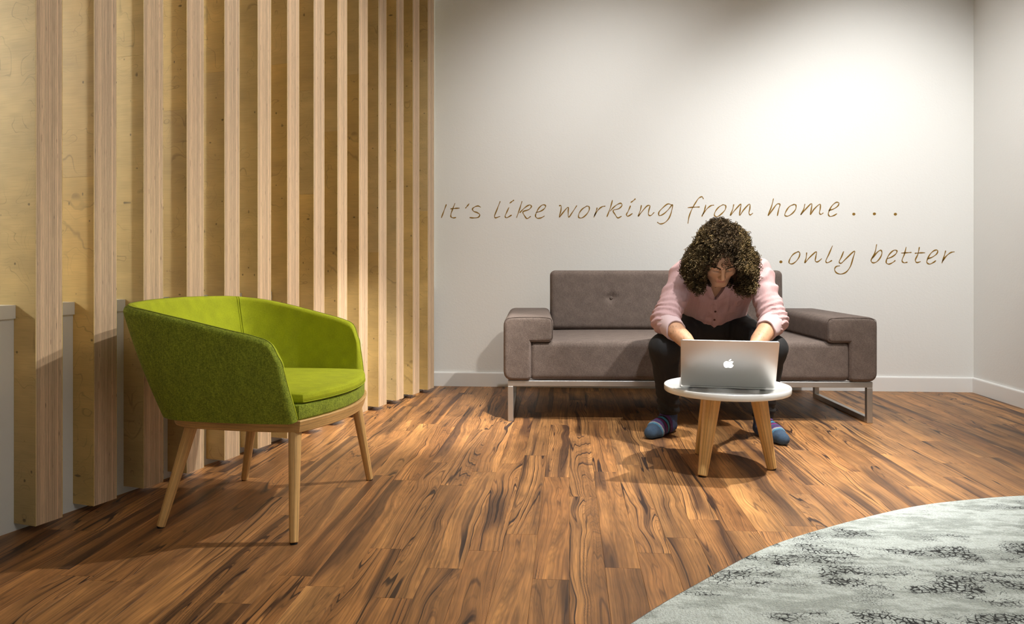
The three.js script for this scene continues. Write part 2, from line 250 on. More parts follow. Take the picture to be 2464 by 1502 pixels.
{ // trailing greenery in the sill trough behind the caps
  const R = rng(31), gs = [];
  for (let n = N0; n < N1 - 1; n++) for (let i = 0; i < 34; i++) { const s = PITCH * n + THICK + 0.008 + R() * 0.10, d = -0.27 + R() * 0.13, [x, z] = [FA[0] + FU[0] * s + FM[0] * d, FA[1] + FU[1] * s + FM[1] * d]; const g = new THREE.IcosahedronGeometry(0.004 + R() * 0.004, 0); g.scale(1, 0.6, 1); g.translate(x, LEDGE + 0.002, z); gs.push(g); }
  const m = new THREE.Mesh(mergeGeometries(gs), moss); m.name = 'moss_bed'; scene.add(m); m.userData.kind = 'stuff'; tag(m, 'low green moss lying on the white ledge between the plywood fins', 'moss');
}

// ---------------------------------------------------------------- plywood fins
{
  const R = rng(19);
  const edgeM = [0, 1, 2].map(i => { const t = plyTex.clone(); t.offset.set(0, i * 0.37); t.needsUpdate = true; return std({ map: t, color: new THREE.Color().setRGB(...[[0.98, 0.96, 0.95], [0.94, 0.93, 0.93], [1, 0.98, 0.95]][i]), roughness: 0.72 }); });
  const faceM = [[birchA, 1, 1, 1], [birchB, 0.93, 0.91, 0.88], [birchA, 0.90, 0.86, 0.80], [birchB, 1, 0.98, 0.94], [birchA, 0.95, 0.95, 0.96]].map(([t, r, g, b]) => std({ map: t, color: new THREE.Color().setRGB(r, g, b), roughness: 0.6 }));
  const seams = { 0: [1.9], 1: [2.2, 1.15], 2: [1.62, 2.45], 3: [1.46, 0.95], 4: [1.66, 2.0], 5: [1.25, 2.1], 6: [1.8], 7: [1.72, 2.02, 1.2], 8: [1.55, 2.4], 9: [0.98, 1.9], 10: [0.92, 2.15], 11: [1.3, 2.3], 12: [0.95, 1.75], 13: [1.2, 2.2] };
  for (let n = N0; n < N1; n++) {
    const s = PITCH * n, g = thing('plywood_fin', 'tall birch plywood fin with striped laminated edge in front of the white half-height wall', 'fin', [0, 0, 0], 0, 'row of plywood fins');
    const y0 = 0.026 + (R() - 0.5) * 0.002, F = 0.0025;
    // core: outer strip to the floor gap, deeper above the ledge
    const core = mergeGeometries([finCore(s + F, s + THICK - F, y0, CEIL, -DADO + 0.0005, 0), finCore(s + F, s + THICK - F, CAPB + 0.0005, CEIL, -0.26, -DADO + 0.0005)]);
    part('laminated_core', core, edgeM[((n % 3) + 3) % 3], g);
    const cuts = [CAPB + 0.0005, ...(seams[n] || [1.3, 2.1]).slice().sort((a, b) => a - b), CEIL];
    for (const far of [0, 1]) {
      const a = far ? s + THICK - F : s, b = far ? s + THICK : s + F, ov = R() * 3;
      for (let i = 0; i < cuts.length - 1; i++) {
        const lo = cuts[i] + (i ? 0.0003 : 0), hi = cuts[i + 1] - 0.0003, m = faceM[Math.floor(R() * 5)], gs = [rowBox(a, b, lo, hi, -0.26, 0, 1)];
        if (i === 0) gs.push(rowBox(a, b, y0, CAPB + 0.0005, -DADO + 0.0005, 0, 1));
        const q = mergeGeometries(gs), uv = q.attributes.uv; for (let k = 0; k < uv.count; k++) uv.setXY(k, uv.getX(k) + ov + i * 0.31, uv.getY(k) + ov * 1.7 + i * 0.43);
        part('veneer_panel', q, m, g);
      }
    }
  }
  function finCore(s0, s1, y0, y1, d0, d1) { const q = rowBox(s0, s1, y0, y1, d0, d1, 1), uv = q.attributes.uv; for (let k = 0; k < uv.count; k++) uv.setXY(k, uv.getX(k) / THICK, uv.getY(k) / 2.2); return q; }
}
console.log('fins');

// ---------------------------------------------------------------- gold handwriting on the wall
const LETTERS = [ // wall coordinates in millimetres: x, height
  ["letter_i",[[-857,1269,-875,1221,-893,1173]]],
  ["letter_t",[[-796,1277,-812,1237,-825,1198,-824,1181,-808,1174,-788,1177],[-828,1237,-796,1240,-763,1242]]],
  ["apostrophe",[[-696,1273,-709,1257,-723,1240]]],
  ["letter_s",[[-616,1247,-632,1256,-655,1251,-673,1236,-666,1220,-640,1210,-622,1195,-632,1178,-667,1173,-694,1176]]],
  ["letter_l",[[-479,1289,-500,1235,-519,1181,-513,1173,-479,1184]]],
  ["letter_i",[[-418,1246,-434,1211,-445,1182,-437,1173,-399,1192],[-383,1296,-399,1285,-414,1273]]],
  ["letter_k",[[-327,1288,-344,1234,-366,1172],[-344,1207,-321,1230,-294,1253,-271,1261,-262,1251,-279,1230,-321,1213,-310,1187,-293,1167,-266,1183]]],
  ["letter_e",[[-232,1208,-198,1218,-171,1237,-164,1256,-182,1262,-209,1241,-228,1206,-234,1183,-221,1169,-194,1172,-171,1185]]],
  ["letter_w",[[-71,1254,-59,1256,-58,1225,-69,1175,-48,1202,-8,1244,-8,1213,-5,1175,21,1209,52,1256]]],
  ["letter_o",[[121,1252,90,1232,67,1201,64,1174,83,1169,113,1189,136,1224,135,1247,117,1252]]],
  ["letter_r",[[191,1240,182,1208,168,1172],[171,1184,197,1223,224,1246,247,1250]]],
  ["letter_k",[[296,1292,281,1238,257,1175],[279,1214,300,1238,327,1260,353,1269,361,1257,342,1234,300,1219,315,1191,332,1169,359,1181]]],
  ["letter_i",[[419,1253,403,1215,391,1190,399,1180,433,1199],[453,1300,437,1286,419,1273]]],
  ["letter_n",[[493,1256,486,1222,471,1180,493,1207,535,1252,550,1252,543,1218,541,1190,554,1183,580,1206]]],
  ["letter_g",[[699,1255,674,1263,637,1236,610,1202,614,1183,641,1193,674,1223,703,1257,697,1213,676,1160,644,1131,618,1127,600,1139]]],
  ["letter_f",[[912,1294,903,1310,883,1303,859,1270,834,1225,815,1175,807,1127],[805,1236,846,1240,887,1241]]],
  ["letter_r",[[928,1256,920,1224,901,1175],[905,1187,932,1224,961,1249,983,1253]]],
  ["letter_o",[[1046,1257,1017,1241,993,1212,985,1183,1001,1174,1030,1191,1058,1224,1060,1249,1042,1256]]],
  ["letter_m",[[1115,1258,1107,1223,1092,1182,1123,1219,1162,1258,1159,1231,1154,1182,1180,1219,1220,1258,1222,1231,1216,1196,1224,1185,1243,1198]]],
  ["letter_h",[[1379,1296,1365,1239,1343,1179,1369,1214,1405,1259,1421,1256,1413,1222,1404,1177]]],
  ["letter_o",[[1518,1256,1486,1242,1462,1209,1454,1181,1470,1175,1502,1193,1526,1225,1526,1250,1514,1255]]],
  ["letter_m",[[1586,1258,1578,1221,1559,1184,1590,1221,1630,1259,1628,1221,1622,1184,1646,1221,1686,1255,1687,1225,1682,1196,1690,1186,1708,1197]]],
  ["letter_e",[[1741,1212,1777,1224,1805,1246,1809,1263,1793,1267,1765,1245,1745,1208,1740,1187,1749,1173,1773,1177,1797,1191]]],
  ["full_stop",[[1907,1187]]],
  ["full_stop",[[2041,1188]]],
  ["full_stop",[[2177,1185]]],
  ["full_stop",[[1428,866]]],
  ["letter_o",[[1542,936,1510,918,1487,885,1482,860,1498,852,1526,868,1550,905,1551,930,1538,936]]],
  ["letter_n",[[1598,930,1594,893,1586,860,1614,893,1662,934,1658,901,1655,872,1668,866,1698,889]]],
  ["letter_l",[[1768,976,1745,921,1724,868,1732,860,1765,876]]],
  ["letter_y",[[1841,938,1825,897,1811,864,1821,856,1853,885,1912,938,1900,885,1880,827,1853,795,1821,784,1793,793,1781,815,1791,834,1817,840]]],
  ["letter_b",[[2056,985,2043,925,2019,872,2031,860,2051,864,2078,893,2090,929,2082,944,2062,933,2027,889]]],
  ["letter_e",[[2121,886,2157,901,2184,925,2186,941,2169,944,2141,921,2121,884,2118,860,2133,851,2157,860,2177,876]]],
  ["letter_t",[[2247,966,2235,917,2220,872,2232,860,2255,864],[2214,925,2247,927,2281,929]]],
  ["letter_t",[[2332,965,2322,917,2306,876,2314,862,2341,868],[2302,923,2333,926,2369,927]]],
  ["letter_e",[[2384,886,2419,900,2447,925,2448,943,2431,943,2404,921,2384,884,2380,862,2396,851,2419,860,2439,875]]],
  ["letter_r",[[2501,941,2490,900,2476,856],[2479,868,2509,909,2536,929,2558,933]]],
];
{
  const line1 = thing('wall_lettering', 'thin gold handwriting "It\'s like working from home . . ." on the white wall', 'lettering', [0, 0, WZ0]);
  const line2 = thing('wall_lettering', 'thin gold handwriting ".only better" on the white wall beside the seated person', 'lettering', [0, 0, WZ0]);
  const ink = std({ color: rgb(146, 110, 40), roughness: 0.42, metalness: 0.35 }), R = rng(8), D = 0.0012;
  let firstRow = 0;
  LETTERS.forEach(([name, strokes], li) => {
    const gs = [];
    for (const s of strokes) {
      if (s.length === 2) { const g = new THREE.CylinderGeometry(0.0095, 0.0100, D, 18); g.rotateX(Math.PI / 2); g.scale(1.05, 0.95, 1); g.translate(s[0] / 1000, s[1] / 1000, D / 2); gs.push(g.toNonIndexed()); continue; }
      const pts = []; for (let i = 0; i < s.length; i += 2) pts.push(V3(s[i] / 1000, s[i + 1] / 1000, 0));
      const N = pts.length * 7, c = new THREE.CatmullRomCurve3(pts, false, 'centripetal').getPoints(N), pos = [], ph = R() * 6;
      const rows = c.map((p, i) => { const d = c[Math.min(i + 1, N)].clone().sub(c[Math.max(i - 1, 0)]).normalize(), w = 0.0038 * (0.86 + 0.26 * Math.sin(i * 0.45 + ph)) * (i === 0 || i === N ? 0.55 : 1); return [[p.x - d.y * w, p.y + d.x * w], [p.x + d.y * w, p.y - d.x * w]]; });
      const q = (a, b, e, f) => pos.push(...a, ...b, ...e, ...a, ...e, ...f);
      for (let i = 0; i < N; i++) { const [a, b] = rows[i], [e, f] = rows[i + 1]; q([...a, D], [...b, D], [...f, D], [...e, D]); q([...a, 0], [...a, D], [...e, D], [...e, 0]); q([...b, D], [...b, 0], [...f, 0], [...f, D]); }
      const g = new THREE.BufferGeometry(); g.setAttribute('position', new THREE.Float32BufferAttribute(pos, 3)); g.computeVertexNormals(); g.setAttribute('uv', new THREE.Float32BufferAttribute(new Float32Array(pos.length / 3 * 2), 2)); gs.push(g);
    }
    const second = li >= LETTERS.findIndex((l, i) => l[0] === 'full_stop' && l[1][0][1] < 1000);
    const dots = name === 'letter_i' ? gs.splice(1) : []; for (const d of dots) part('letter_dot', d, ink, second ? line2 : line1);
    part(name, gs.length > 1 ? mergeGeometries(gs) : gs[0], ink, second ? line2 : line1);
  });
}
console.log('lettering');
// ---------------------------------------------------------------- sofa
{
  const fab = std({ map: weave([88, 77, 72], [120, 107, 100], 1.0, 3), roughness: 0.95, bumpMap: weaveBump, bumpScale: 0.0012 });
  const steel = std({ color: rgb(190, 190, 190), roughness: 0.34, metalness: 0.85 });
  const S = thing('sofa', 'grey-brown fabric two-seat sofa with block arms on a steel sled frame', 'sofa', [0.642, 0, -4.1925], 0.0466);
  const UV = 0.25, A = 0.998, AI = 0.73, AS = 0.86, DEP = 0.86, zf = 0.012;
  // seat
  const seat = softBox(AS * 2 - 0.003, 0.212, DEP - 0.02, 0.032, 0.03, (p, e) => { if (e.y > 0.3 && Math.abs(p.x) < AI) p.y += 0.006 * e.y * (1 - (p.x / AI) ** 4) * (0.6 + 0.4 * Math.cos(p.z * 3)); if (e.z > 0.5) p.z += 0.004 * Math.cos(p.x * 1.7) * e.z; });
  seat.translate(0, 0.221 + 0.106, zf - DEP / 2); part('seat', boxUV(seat, UV), fab, S);
  // backrest with two buttons
  const BW = 1.46, BH = 0.375, BD = 0.135, btn = [-0.345, 0.345], by = 0.015;
  const back = softBox(BW, BH, BD, 0.032, 0.014, (p, e) => { if (e.z > 0.2) { p.z += 0.006 * Math.cos(p.x * 2) * Math.cos(p.y * 6) * e.z; for (const b of btn) { const dx = p.x - b, dy = p.y - by, d = Math.hypot(dx, dy), a = Math.atan2(dy, dx); p.z -= (0.017 * Math.exp(-d * d / 0.0006) + 0.005 * Math.exp(-d * d / 0.006) * (0.6 + 0.4 * Math.cos(a * 4))) * e.z; } } });
  back.rotateX(-0.03); back.translate(0, 0.435 + BH / 2, zf - DEP + BD / 2 + 0.01);
  const bk = part('backrest', boxUV(back, UV), fab, S);
  for (const b of btn) { const g = new THREE.SphereGeometry(0.0105, 18, 12); g.scale(1, 1, 0.5); g.translate(b, 0.435 + BH / 2 + by, zf - DEP + BD + 0.01 - 0.009); part('button', boxUV(g, UV), fab, bk); }
  // arms: an L in section, block on top of a narrower side
  for (const s of [-1, 1]) {
    const pts = [[A, 0.221], [A, 0.567], [AI, 0.567], [AI, 0.428], [AS, 0.428], [AS, 0.221]].map(p => [p[0] * s, p[1]]), rad = [0.03, 0.03, 0.018, 0.012, 0.004, 0.006], b = 0.02, sh = new THREE.Shape();
    // inset by the bevel so that the outer size stays
    const ins = [[-b, b], [-b, -b], [b, -b], [b, b], [b * 0.4, b], [b * 0.4, b]].map((d, i) => [pts[i][0] + d[0] * s, pts[i][1] + d[1]]);
    ins.forEach((p, i) => { const q = ins[(i + 5) % 6], r = ins[(i + 1) % 6], cut = (o) => { const L = Math.hypot(o[0] - p[0], o[1] - p[1]); return [p[0] + (o[0] - p[0]) / L * rad[i], p[1] + (o[1] - p[1]) / L * rad[i]]; }, c0 = cut(q), c1 = cut(r); i ? sh.lineTo(...c0) : sh.moveTo(...c0); sh.quadraticCurveTo(p[0], p[1], ...c1); });
    sh.closePath();
    const g = new THREE.ExtrudeGeometry(sh, { depth: DEP - 2 * b, steps: 1, curveSegments: 6, bevelEnabled: true, bevelThickness: b, bevelSize: b * 0.999, bevelSegments: 6 });
    g.translate(0, 0, zf - DEP + b); g.deleteAttribute('uv'); g.deleteAttribute('normal');
    const m = toCreasedNormals(mergeVertices(g, 1e-5).toNonIndexed(), 0.75), ap = part('armrest', boxUV(m, UV), fab, S);
    const zs = zf - 0.0045, sx = (x) => x * s; // stitched seam around the block's front face
    part('seam', tube([[sx(A - 0.012), 0.43, zs], [sx(A - 0.010), 0.548, zs], [sx(A - 0.02), 0.557, zs], [sx(AI + 0.012), 0.556, zs], [sx(AI + 0.007), 0.546, zs], [sx(AI + 0.007), 0.443, zs], [sx(AI + 0.013), 0.437, zs], [sx(AS + 0.0), 0.436, zs]], 0.0014, 5, 80), fab, ap);
  }
  // sled frame
  const T = 0.030, L = 0.975, zb = -0.80, t0 = 0.190, t1 = 0.2205;
  part('front_rail', rbox(-L, L, t0, t1, -T, 0, 0.003), steel, S); part('rear_rail', rbox(-L, L, t0, t1, zb, zb + T, 0.003), steel, S);
  for (const s of [-1, 1]) {
    const x0 = s < 0 ? -L : L - T, x1 = x0 + T;
    part('leg', rbox(x0, x1, 0, t0, -T, 0, 0.003), steel, S); part('leg', rbox(x0, x1, 0, t0, zb, zb + T, 0.003), steel, S);
    part('floor_bar', rbox(x0 + 0.0005, x1 - 0.0005, 0, T, zb + T, -T, 0.003), steel, S); part('side_rail', rbox(x0, x1, t0, t1, zb + T, -T, 0.003), steel, S);
  }
}
console.log('sofa');

// ---------------------------------------------------------------- green tub chair
{
  const dark = std({ map: weave([92, 105, 18], [152, 165, 46], 1.3, 13), roughness: 0.95, bumpMap: weaveBump, bumpScale: 0.0010 });
  const lime = std({ map: weave([152, 162, 6], [166, 175, 14], 1.2, 23), roughness: 0.9, bumpMap: weaveBump, bumpScale: 0.0006 });
  const oak = std({ map: oakTex, roughness: 0.5, color: new THREE.Color().setRGB(0.98, 0.97, 0.92) });
  const C = thing('tub_chair', 'lime green upholstered tub chair with mottled green outside and round oak legs', 'chair', [-1.055, 0, -2.647], 1.4984);
  const half = (a) => [...a, ...a.slice(0, -1).reverse().map(p => [-p[0], p[1], p[2]])];
  const bot = new THREE.CatmullRomCurve3(half([[-0.305, 0.364, 0.214], [-0.310, 0.364, 0.12], [-0.303, 0.364, -0.04], [-0.284, 0.364, -0.16], [-0.235, 0.364, -0.228], [-0.12, 0.364, -0.262], [0, 0.364, -0.27]]).map(p => V3(...p)), false, 'centripetal');
  const top = new THREE.CatmullRomCurve3(half([[-0.347, 0.556, 0.197], [-0.358, 0.602, 0.174], [-0.367, 0.622, 0.130], [-0.380, 0.645, 0.04], [-0.388, 0.672, -0.07], [-0.384, 0.700, -0.20], [-0.335, 0.716, -0.310], [-0.18, 0.722, -0.366], [0, 0.724, -0.380]]).map(p => V3(...p)), false, 'centripetal');
  const NT = 120, NO = 22, NR = 12, NI = 22, rows = [];
  const capN = 7;
  const ring = (t, squeeze, fwd) => {
    const B = bot.getPointAt(t), T = top.getPointAt(t), dB = bot.getTangentAt(t), dT = top.getTangentAt(t), pts = [];
    const nrm = (v) => { const d = dB.clone().lerp(dT, v).normalize(), up = T.clone().sub(B).normalize(), n = d.cross(up).normalize(); return n.multiplyScalar(-1); };
    const th = (v) => mix(0.056, 0.042, v) * squeeze, d0 = (v) => dB.clone().lerp(dT, v).normalize().multiplyScalar(fwd);
    const P = (v, side) => { const n = nrm(v), out = n.clone(); const c = B.clone().lerp(T, v).addScaledVector(out, 0.007 * Math.sin(Math.PI * v)); return c.addScaledVector(out, side).add(d0(v)); };
    for (let i = 0; i <= NO; i++) { const v = i / NO * 0.955; pts.push(P(v, th(v) * 0.5)); }
    const vt = 0.955, r = th(vt) * 0.5, up = T.clone().sub(B).normalize();
    for (let i = 1; i < NR; i++) { const a = Math.PI * i / NR; pts.push(P(vt, r * Math.cos(a)).addScaledVector(up, 0.021 * Math.sin(a) * Math.min(1, squeeze + 0.25))); }
    for (let i = NI; i >= 0; i--) { const v = i / NI * 0.955; pts.push(P(v, -th(v) * 0.5)); }
    return pts;
  };
  for (let i = 0; i < capN; i++) { const a = (1 - i / capN) * Math.PI / 2; rows.push(ring(0, Math.max(0.05, Math.cos(a)), -0.024 * Math.sin(a))); }
  for (let i = 0; i <= NT; i++) rows.push(ring(i / NT, 1, 0));
  for (let i = 1; i <= capN; i++) { const a = i / capN * Math.PI / 2; rows.push(ring(1, Math.max(0.05, Math.cos(a)), 0.024 * Math.sin(a))); }
  const K = rows[0].length, outward = (() => { const m = rows[rows.length >> 1]; return m[0].z < m[K - 1].z; })();
  if (!outward) rows.forEach(r => r.reverse());
  const grid = (k0, k1) => { const pos = [], idx = []; rows.forEach(r => { for (let k = k0; k <= k1; k++) pos.push(r[k].x, r[k].y, r[k].z); }); const w = k1 - k0 + 1; for (let i = 0; i < rows.length - 1; i++) for (let k = 0; k < w - 1; k++) { const a = i * w + k, b = a + w; idx.push(a, a + 1, b, b, a + 1, b + 1); } const g = new THREE.BufferGeometry(); g.setAttribute('position', new THREE.Float32BufferAttribute(pos, 3)); g.setIndex(idx); g.computeVertexNormals(); return g; };
  const split = NO + 6; // the lime lining rolls over the rim
  dark.side = lime.side = THREE.DoubleSide;
  part('outer_shell', boxUV(grid(0, split), 0.25), dark, C, 'mottled leaf green cloth outside of the shell');
  const inner = part('lining', boxUV(grid(split, K - 1), 0.25), lime, C, 'plain lime green lining');
  for (const t of [0.305, 0.695]) for (const dt of [-0.0035, 0.0035]) { const i = capN + Math.round(t * NT), pts = []; for (let k = split + 2; k < K - 1; k += 2) { const a = rows[i][k], b = rows[i + 1][k]; const p = a.clone().addScaledVector(b.clone().sub(a).normalize(), dt * 1.2); pts.push(p); } part('stitched_seam', tube(pts, 0.0019, 6, 60), lime, inner); }
  const foldPts = []; // welt between lining and outer cloth
  for (let i = 0; i < rows.length; i++) foldPts.push(rows[i][split]);
  part('piping', tube(foldPts, 0.0016, 5, 300), dark, C);
  // seat: mottled plinth, lime cushion
  const outline = (ins, front, bulge) => { const s = new THREE.Shape(), n = 60; for (let i = 0; i <= n; i++) { const p = bot.getPointAt(i / n), c = V3(0, 0, 0), d = V3(-p.x, 0, 0.02 - p.z).normalize(); const x = p.x + d.x * ins, z = Math.min(p.z + d.z * ins, front); i ? s.lineTo(x, -z) : s.moveTo(x, -z); } const a = bot.getPointAt(1), b = bot.getPointAt(0), w = a.x - ins; for (let i = 0; i <= 16; i++) { const u = 1 - i / 8; s.lineTo(w * u, -(front + bulge * (1 - u * u))); } s.closePath(); return s; };
  const slab = (sh, y0, y1, bev, seg = 4) => { const g = new THREE.ExtrudeGeometry(sh, { depth: y1 - y0 - 2 * bev, bevelEnabled: bev > 0, bevelThickness: bev, bevelSize: bev, bevelOffset: -bev, bevelSegments: seg, curveSegments: 8 }); g.rotateX(-Math.PI / 2); g.translate(0, y0 + bev, 0); g.deleteAttribute('uv'); g.deleteAttribute('normal'); return toCreasedNormals(mergeVertices(g, 1e-5).toNonIndexed(), 0.9); };
  part('seat_base', boxUV(slab(outline(0.006, 0.240, 0.066), 0.364, 0.412, 0.006), 0.25), dark, C, 'mottled leaf green cloth seat base');
  const cush = slab(outline(0.022, 0.246, 0.068), 0.411, 0.447, 0.0165, 6); { const p = cush.attributes.position; for (let i = 0; i < p.count; i++) { const y = p.getY(i), x = p.getX(i), z = p.getZ(i); if (y > 0.43) p.setY(i, y + 0.006 * (1 - (x / 0.3) ** 2) * clamp(1 - ((z - 0.0) / 0.3) ** 2, 0, 1)); } }
  const cu = part('seat_cushion', boxUV(cush, 0.25), lime, C, 'lime green seat pad');
  { const pts = []; for (let i = 0; i <= 24; i++) { const u = 1 - i / 12; pts.push([0.281 * u, 0.418, 0.2455 + 0.068 * (1 - u * u)]); } part('piping', tube(pts, 0.0022, 6, 60), lime, cu); }
  // oak frame and legs
  const fr = slab(outline(0.0, 0.247, 0.068), 0.324, 0.364, 0.004, 3); { const p = fr.attributes.position; for (let i = 0; i < p.count; i++) { const k = (p.getY(i) - 0.324) / 0.040, q = mix(0.965, 1, k); p.setX(i, p.getX(i) * q); p.setZ(i, p.getZ(i) * q); } fr.computeVertexNormals(); }
  const fu = boxUV(fr, 1), uv = fu.attributes.uv; for (let i = 0; i < uv.count; i++) { const a = uv.getX(i), b = uv.getY(i); uv.setXY(i, b / 0.12, a / 0.6); }
  part('seat_frame', fu, oak, C, 'oak frame under the seat');
  for (const [t, b] of [[[-0.272, 0.334, 0.215], [-0.350, 0, 0.246]], [[0.272, 0.334, 0.215], [0.350, 0, 0.246]], [[-0.215, 0.334, -0.165], [-0.276, 0, -0.240]], [[0.215, 0.334, -0.165], [0.276, 0, -0.240]]]) {
    const lg = part('leg', taper(t, [b[0], 0.004, b[2]], 0.0205, 0.0135), oak, C);
    const u2 = lg.geometry.attributes.uv; for (let i = 0; i < u2.count; i++) u2.setXY(i, u2.getX(i) * 0.9, u2.getY(i) * 0.55);
    const gl = new THREE.CylinderGeometry(0.0115, 0.0115, 0.004, 18); gl.translate(b[0], 0.002, b[2]); part('glide', gl, std({ color: 0x1a1714, roughness: 0.7 }), lg);
  }
}
console.log('chair');

// ---------------------------------------------------------------- round side table
const TABLE = { x: 0.660, z: -3.293, y: 0.343, r: 0.259 };
{
  const white = new THREE.MeshPhysicalMaterial({ color: rgb(232, 234, 233), roughness: 0.22, clearcoat: 0.6, clearcoatRoughness: 0.12 });
  const oak = std({ map: oakTex, roughness: 0.42, color: new THREE.Color().setRGB(0.98, 0.95, 0.84) });
  const T = thing('side_table', 'small round white tray-topped table on three tapered oak legs', 'table', [TABLE.x, 0, TABLE.z]);
  const r = TABLE.r, y = TABLE.y, prof = [[0, y - 0.028], [r - 0.010, y - 0.028], [r - 0.003, y - 0.026], [r - 0.0005, y - 0.022], [r, y - 0.004], [r - 0.0015, y - 0.0005], [r - 0.004, y + 0.0004], [r - 0.007, y - 0.0008], [r - 0.010, y - 0.0035], [r - 0.015, y - 0.005], [0, y - 0.005]];
  part('table_top', toCreasedNormals(new THREE.LatheGeometry(prof.map(p => new THREE.Vector2(...p)), 128), 0.9), white, T, 'white lacquered round top with a raised rim');
  for (const [fx, fz] of [[0.531, -3.125], [0.836, -3.254], [0.580, -3.501]]) {
    const dx = fx - TABLE.x, dz = fz - TABLE.z, k = 0.125 / Math.hypot(dx, dz);
    const lg = part('leg', taper([dx * k, y - 0.0275, dz * k], [dx, 0.003, dz], 0.036, 0.0195, 36, 0.003), oak, T);
    const u2 = lg.geometry.attributes.uv; for (let i = 0; i < u2.count; i++) u2.setXY(i, u2.getX(i) * 1.5, u2.getY(i) * 0.55);
    const gl = new THREE.CylinderGeometry(0.016, 0.016, 0.003, 20); gl.translate(dx, 0.0015, dz); part('felt_pad', gl, std({ color: 0x2a221c, roughness: 1 }), lg);
  }
}

// ---------------------------------------------------------------- laptop
{
  const alu = std({ color: rgb(214, 213, 212), roughness: 0.38, metalness: 0.82 });
  const blackM = std({ color: rgb(18, 18, 20), roughness: 0.5 });
  const W = 0.3732, D = 0.258, y0 = TABLE.y - 0.0048;
  const Lp = thing('laptop', 'open silver aluminium laptop with a glowing white emblem on the round table', 'laptop', [0.6467, y0, -3.211], -0.1483);
  const rr = (w, h, r) => { const s = new THREE.Shape(), a = w / 2, b = h / 2; s.moveTo(-a + r, -b); s.lineTo(a - r, -b); s.quadraticCurveTo(a, -b, a, -b + r); s.lineTo(a, b - r); s.quadraticCurveTo(a, b, a - r, b); s.lineTo(-a + r, b); s.quadraticCurveTo(-a, b, -a, b - r); s.lineTo(-a, -b + r); s.quadraticCurveTo(-a, -b, -a + r, -b); return s; };
  const plate = (w, h, r, t, bev) => { const g = new THREE.ExtrudeGeometry(rr(w, h, r), { depth: t - 2 * bev, bevelEnabled: true, bevelThickness: bev, bevelSize: bev, bevelOffset: -bev, bevelSegments: 3, curveSegments: 8 }); g.translate(0, 0, bev); return g; };
  // deck: from the hinge away from the camera
  const deck = plate(W, D, 0.012, 0.013, 0.002); deck.rotateX(-Math.PI / 2); deck.translate(0, 0.002, -D / 2 - 0.002); const dk = part('base', deck, alu, Lp);
  for (const [fx, fz] of [[-0.15, -0.03], [0.15, -0.03], [-0.15, -D + 0.03], [0.15, -D + 0.03]]) { const g = new THREE.CylinderGeometry(0.008, 0.008, 0.003, 16); g.translate(fx, 0.0012, fz); part('rubber_foot', g, blackM, dk); }
  const kb = plate(0.285, 0.112, 0.004, 0.0012, 0.0003); kb.rotateX(-Math.PI / 2); kb.translate(0, 0.0146, -0.085); const kbp = part('keyboard', kb, blackM, Lp);
  const keyM = std({ color: rgb(34, 34, 36), roughness: 0.6 }), kg = rbox(-0.0085, 0.0085, 0, 0.0014, -0.0085, 0.0085, 0.0006, 1);
  for (let j = 0; j < 5; j++) for (let i = 0; i < 14; i++) { const k = part('key', kg, keyM, kbp); k.position.set(-0.1295 + i * 0.01993, 0.0158, -0.085 - 0.042 + j * 0.021); }
  const tp = plate(0.108, 0.074, 0.005, 0.0006, 0.0002); tp.rotateX(-Math.PI / 2); tp.translate(0, 0.0149, -0.196); part('trackpad', tp, std({ color: rgb(190, 190, 190), roughness: 0.45, metalness: 0.6 }), Lp);
  const hg = new THREE.CylinderGeometry(0.0055, 0.0055, W * 0.8, 20); hg.rotateZ(Math.PI / 2); hg.translate(0, 0.0135, 0.0); part('hinge', hg, blackM, Lp);
  // lid: leans towards the camera
  const H = 0.2514, tilt = 0.6385; // radians from upright
  const lid = new THREE.Group(); lid.name = 'lid'; Lp.add(lid); lid.position.set(0, 0.013, 0.0035); lid.rotation.x = tilt;
  const shell = plate(W, H, 0.011, 0.0055, 0.0016); shell.translate(0, H / 2, 0); part('lid_shell', shell, alu, lid);
  const sc = plate(W - 0.008, H - 0.008, 0.008, 0.0012, 0.0003); sc.translate(0, H / 2, -0.0008); part('bezel', sc, blackM, lid);
  const dpW = W - 0.03, dpH = H - 0.036, disp = new THREE.PlaneGeometry(dpW, dpH); disp.rotateY(Math.PI); disp.translate(0, H / 2 + 0.004, -0.0010); part('screen', disp, std({ color: 0x101010, roughness: 0.3, emissive: rgb(235, 240, 248), emissiveIntensity: 0.7 }), lid, 'lit laptop screen facing the person');
  const rl = new THREE.RectAreaLight(new THREE.Color().setRGB(0.93, 0.96, 1), 0.7, dpW, dpH); rl.position.set(0, H / 2 + 0.004, -0.004); lid.add(rl); // RectAreaLight shines along its local -z, towards the person
  // emblem: rounded fruit with a bite and a leaf
  const e = new THREE.Shape(); e.moveTo(0, 0.78); e.bezierCurveTo(0.22, 0.78, 0.36, 0.98, 0.66, 0.94); e.bezierCurveTo(0.78, 0.92, 0.90, 0.84, 0.97, 0.74); e.bezierCurveTo(0.62, 0.54, 0.62, 0.02, 1.02, -0.16); e.bezierCurveTo(0.92, -0.46, 0.70, -0.92, 0.44, -0.94); e.bezierCurveTo(0.26, -0.94, 0.20, -0.82, 0, -0.82); e.bezierCurveTo(-0.20, -0.82, -0.28, -0.94, -0.45, -0.93); e.bezierCurveTo(-0.74, -0.90, -1.02, -0.30, -1.0, 0.10); e.bezierCurveTo(-0.98, 0.62, -0.66, 0.94, -0.36, 0.93); e.bezierCurveTo(-0.20, 0.92, -0.14, 0.80, 0, 0.78);
  const leaf = new THREE.Shape(); leaf.moveTo(0.02, 0.98); leaf.bezierCurveTo(0.0, 1.28, 0.22, 1.52, 0.50, 1.56); leaf.bezierCurveTo(0.52, 1.24, 0.30, 1.0, 0.02, 0.98);
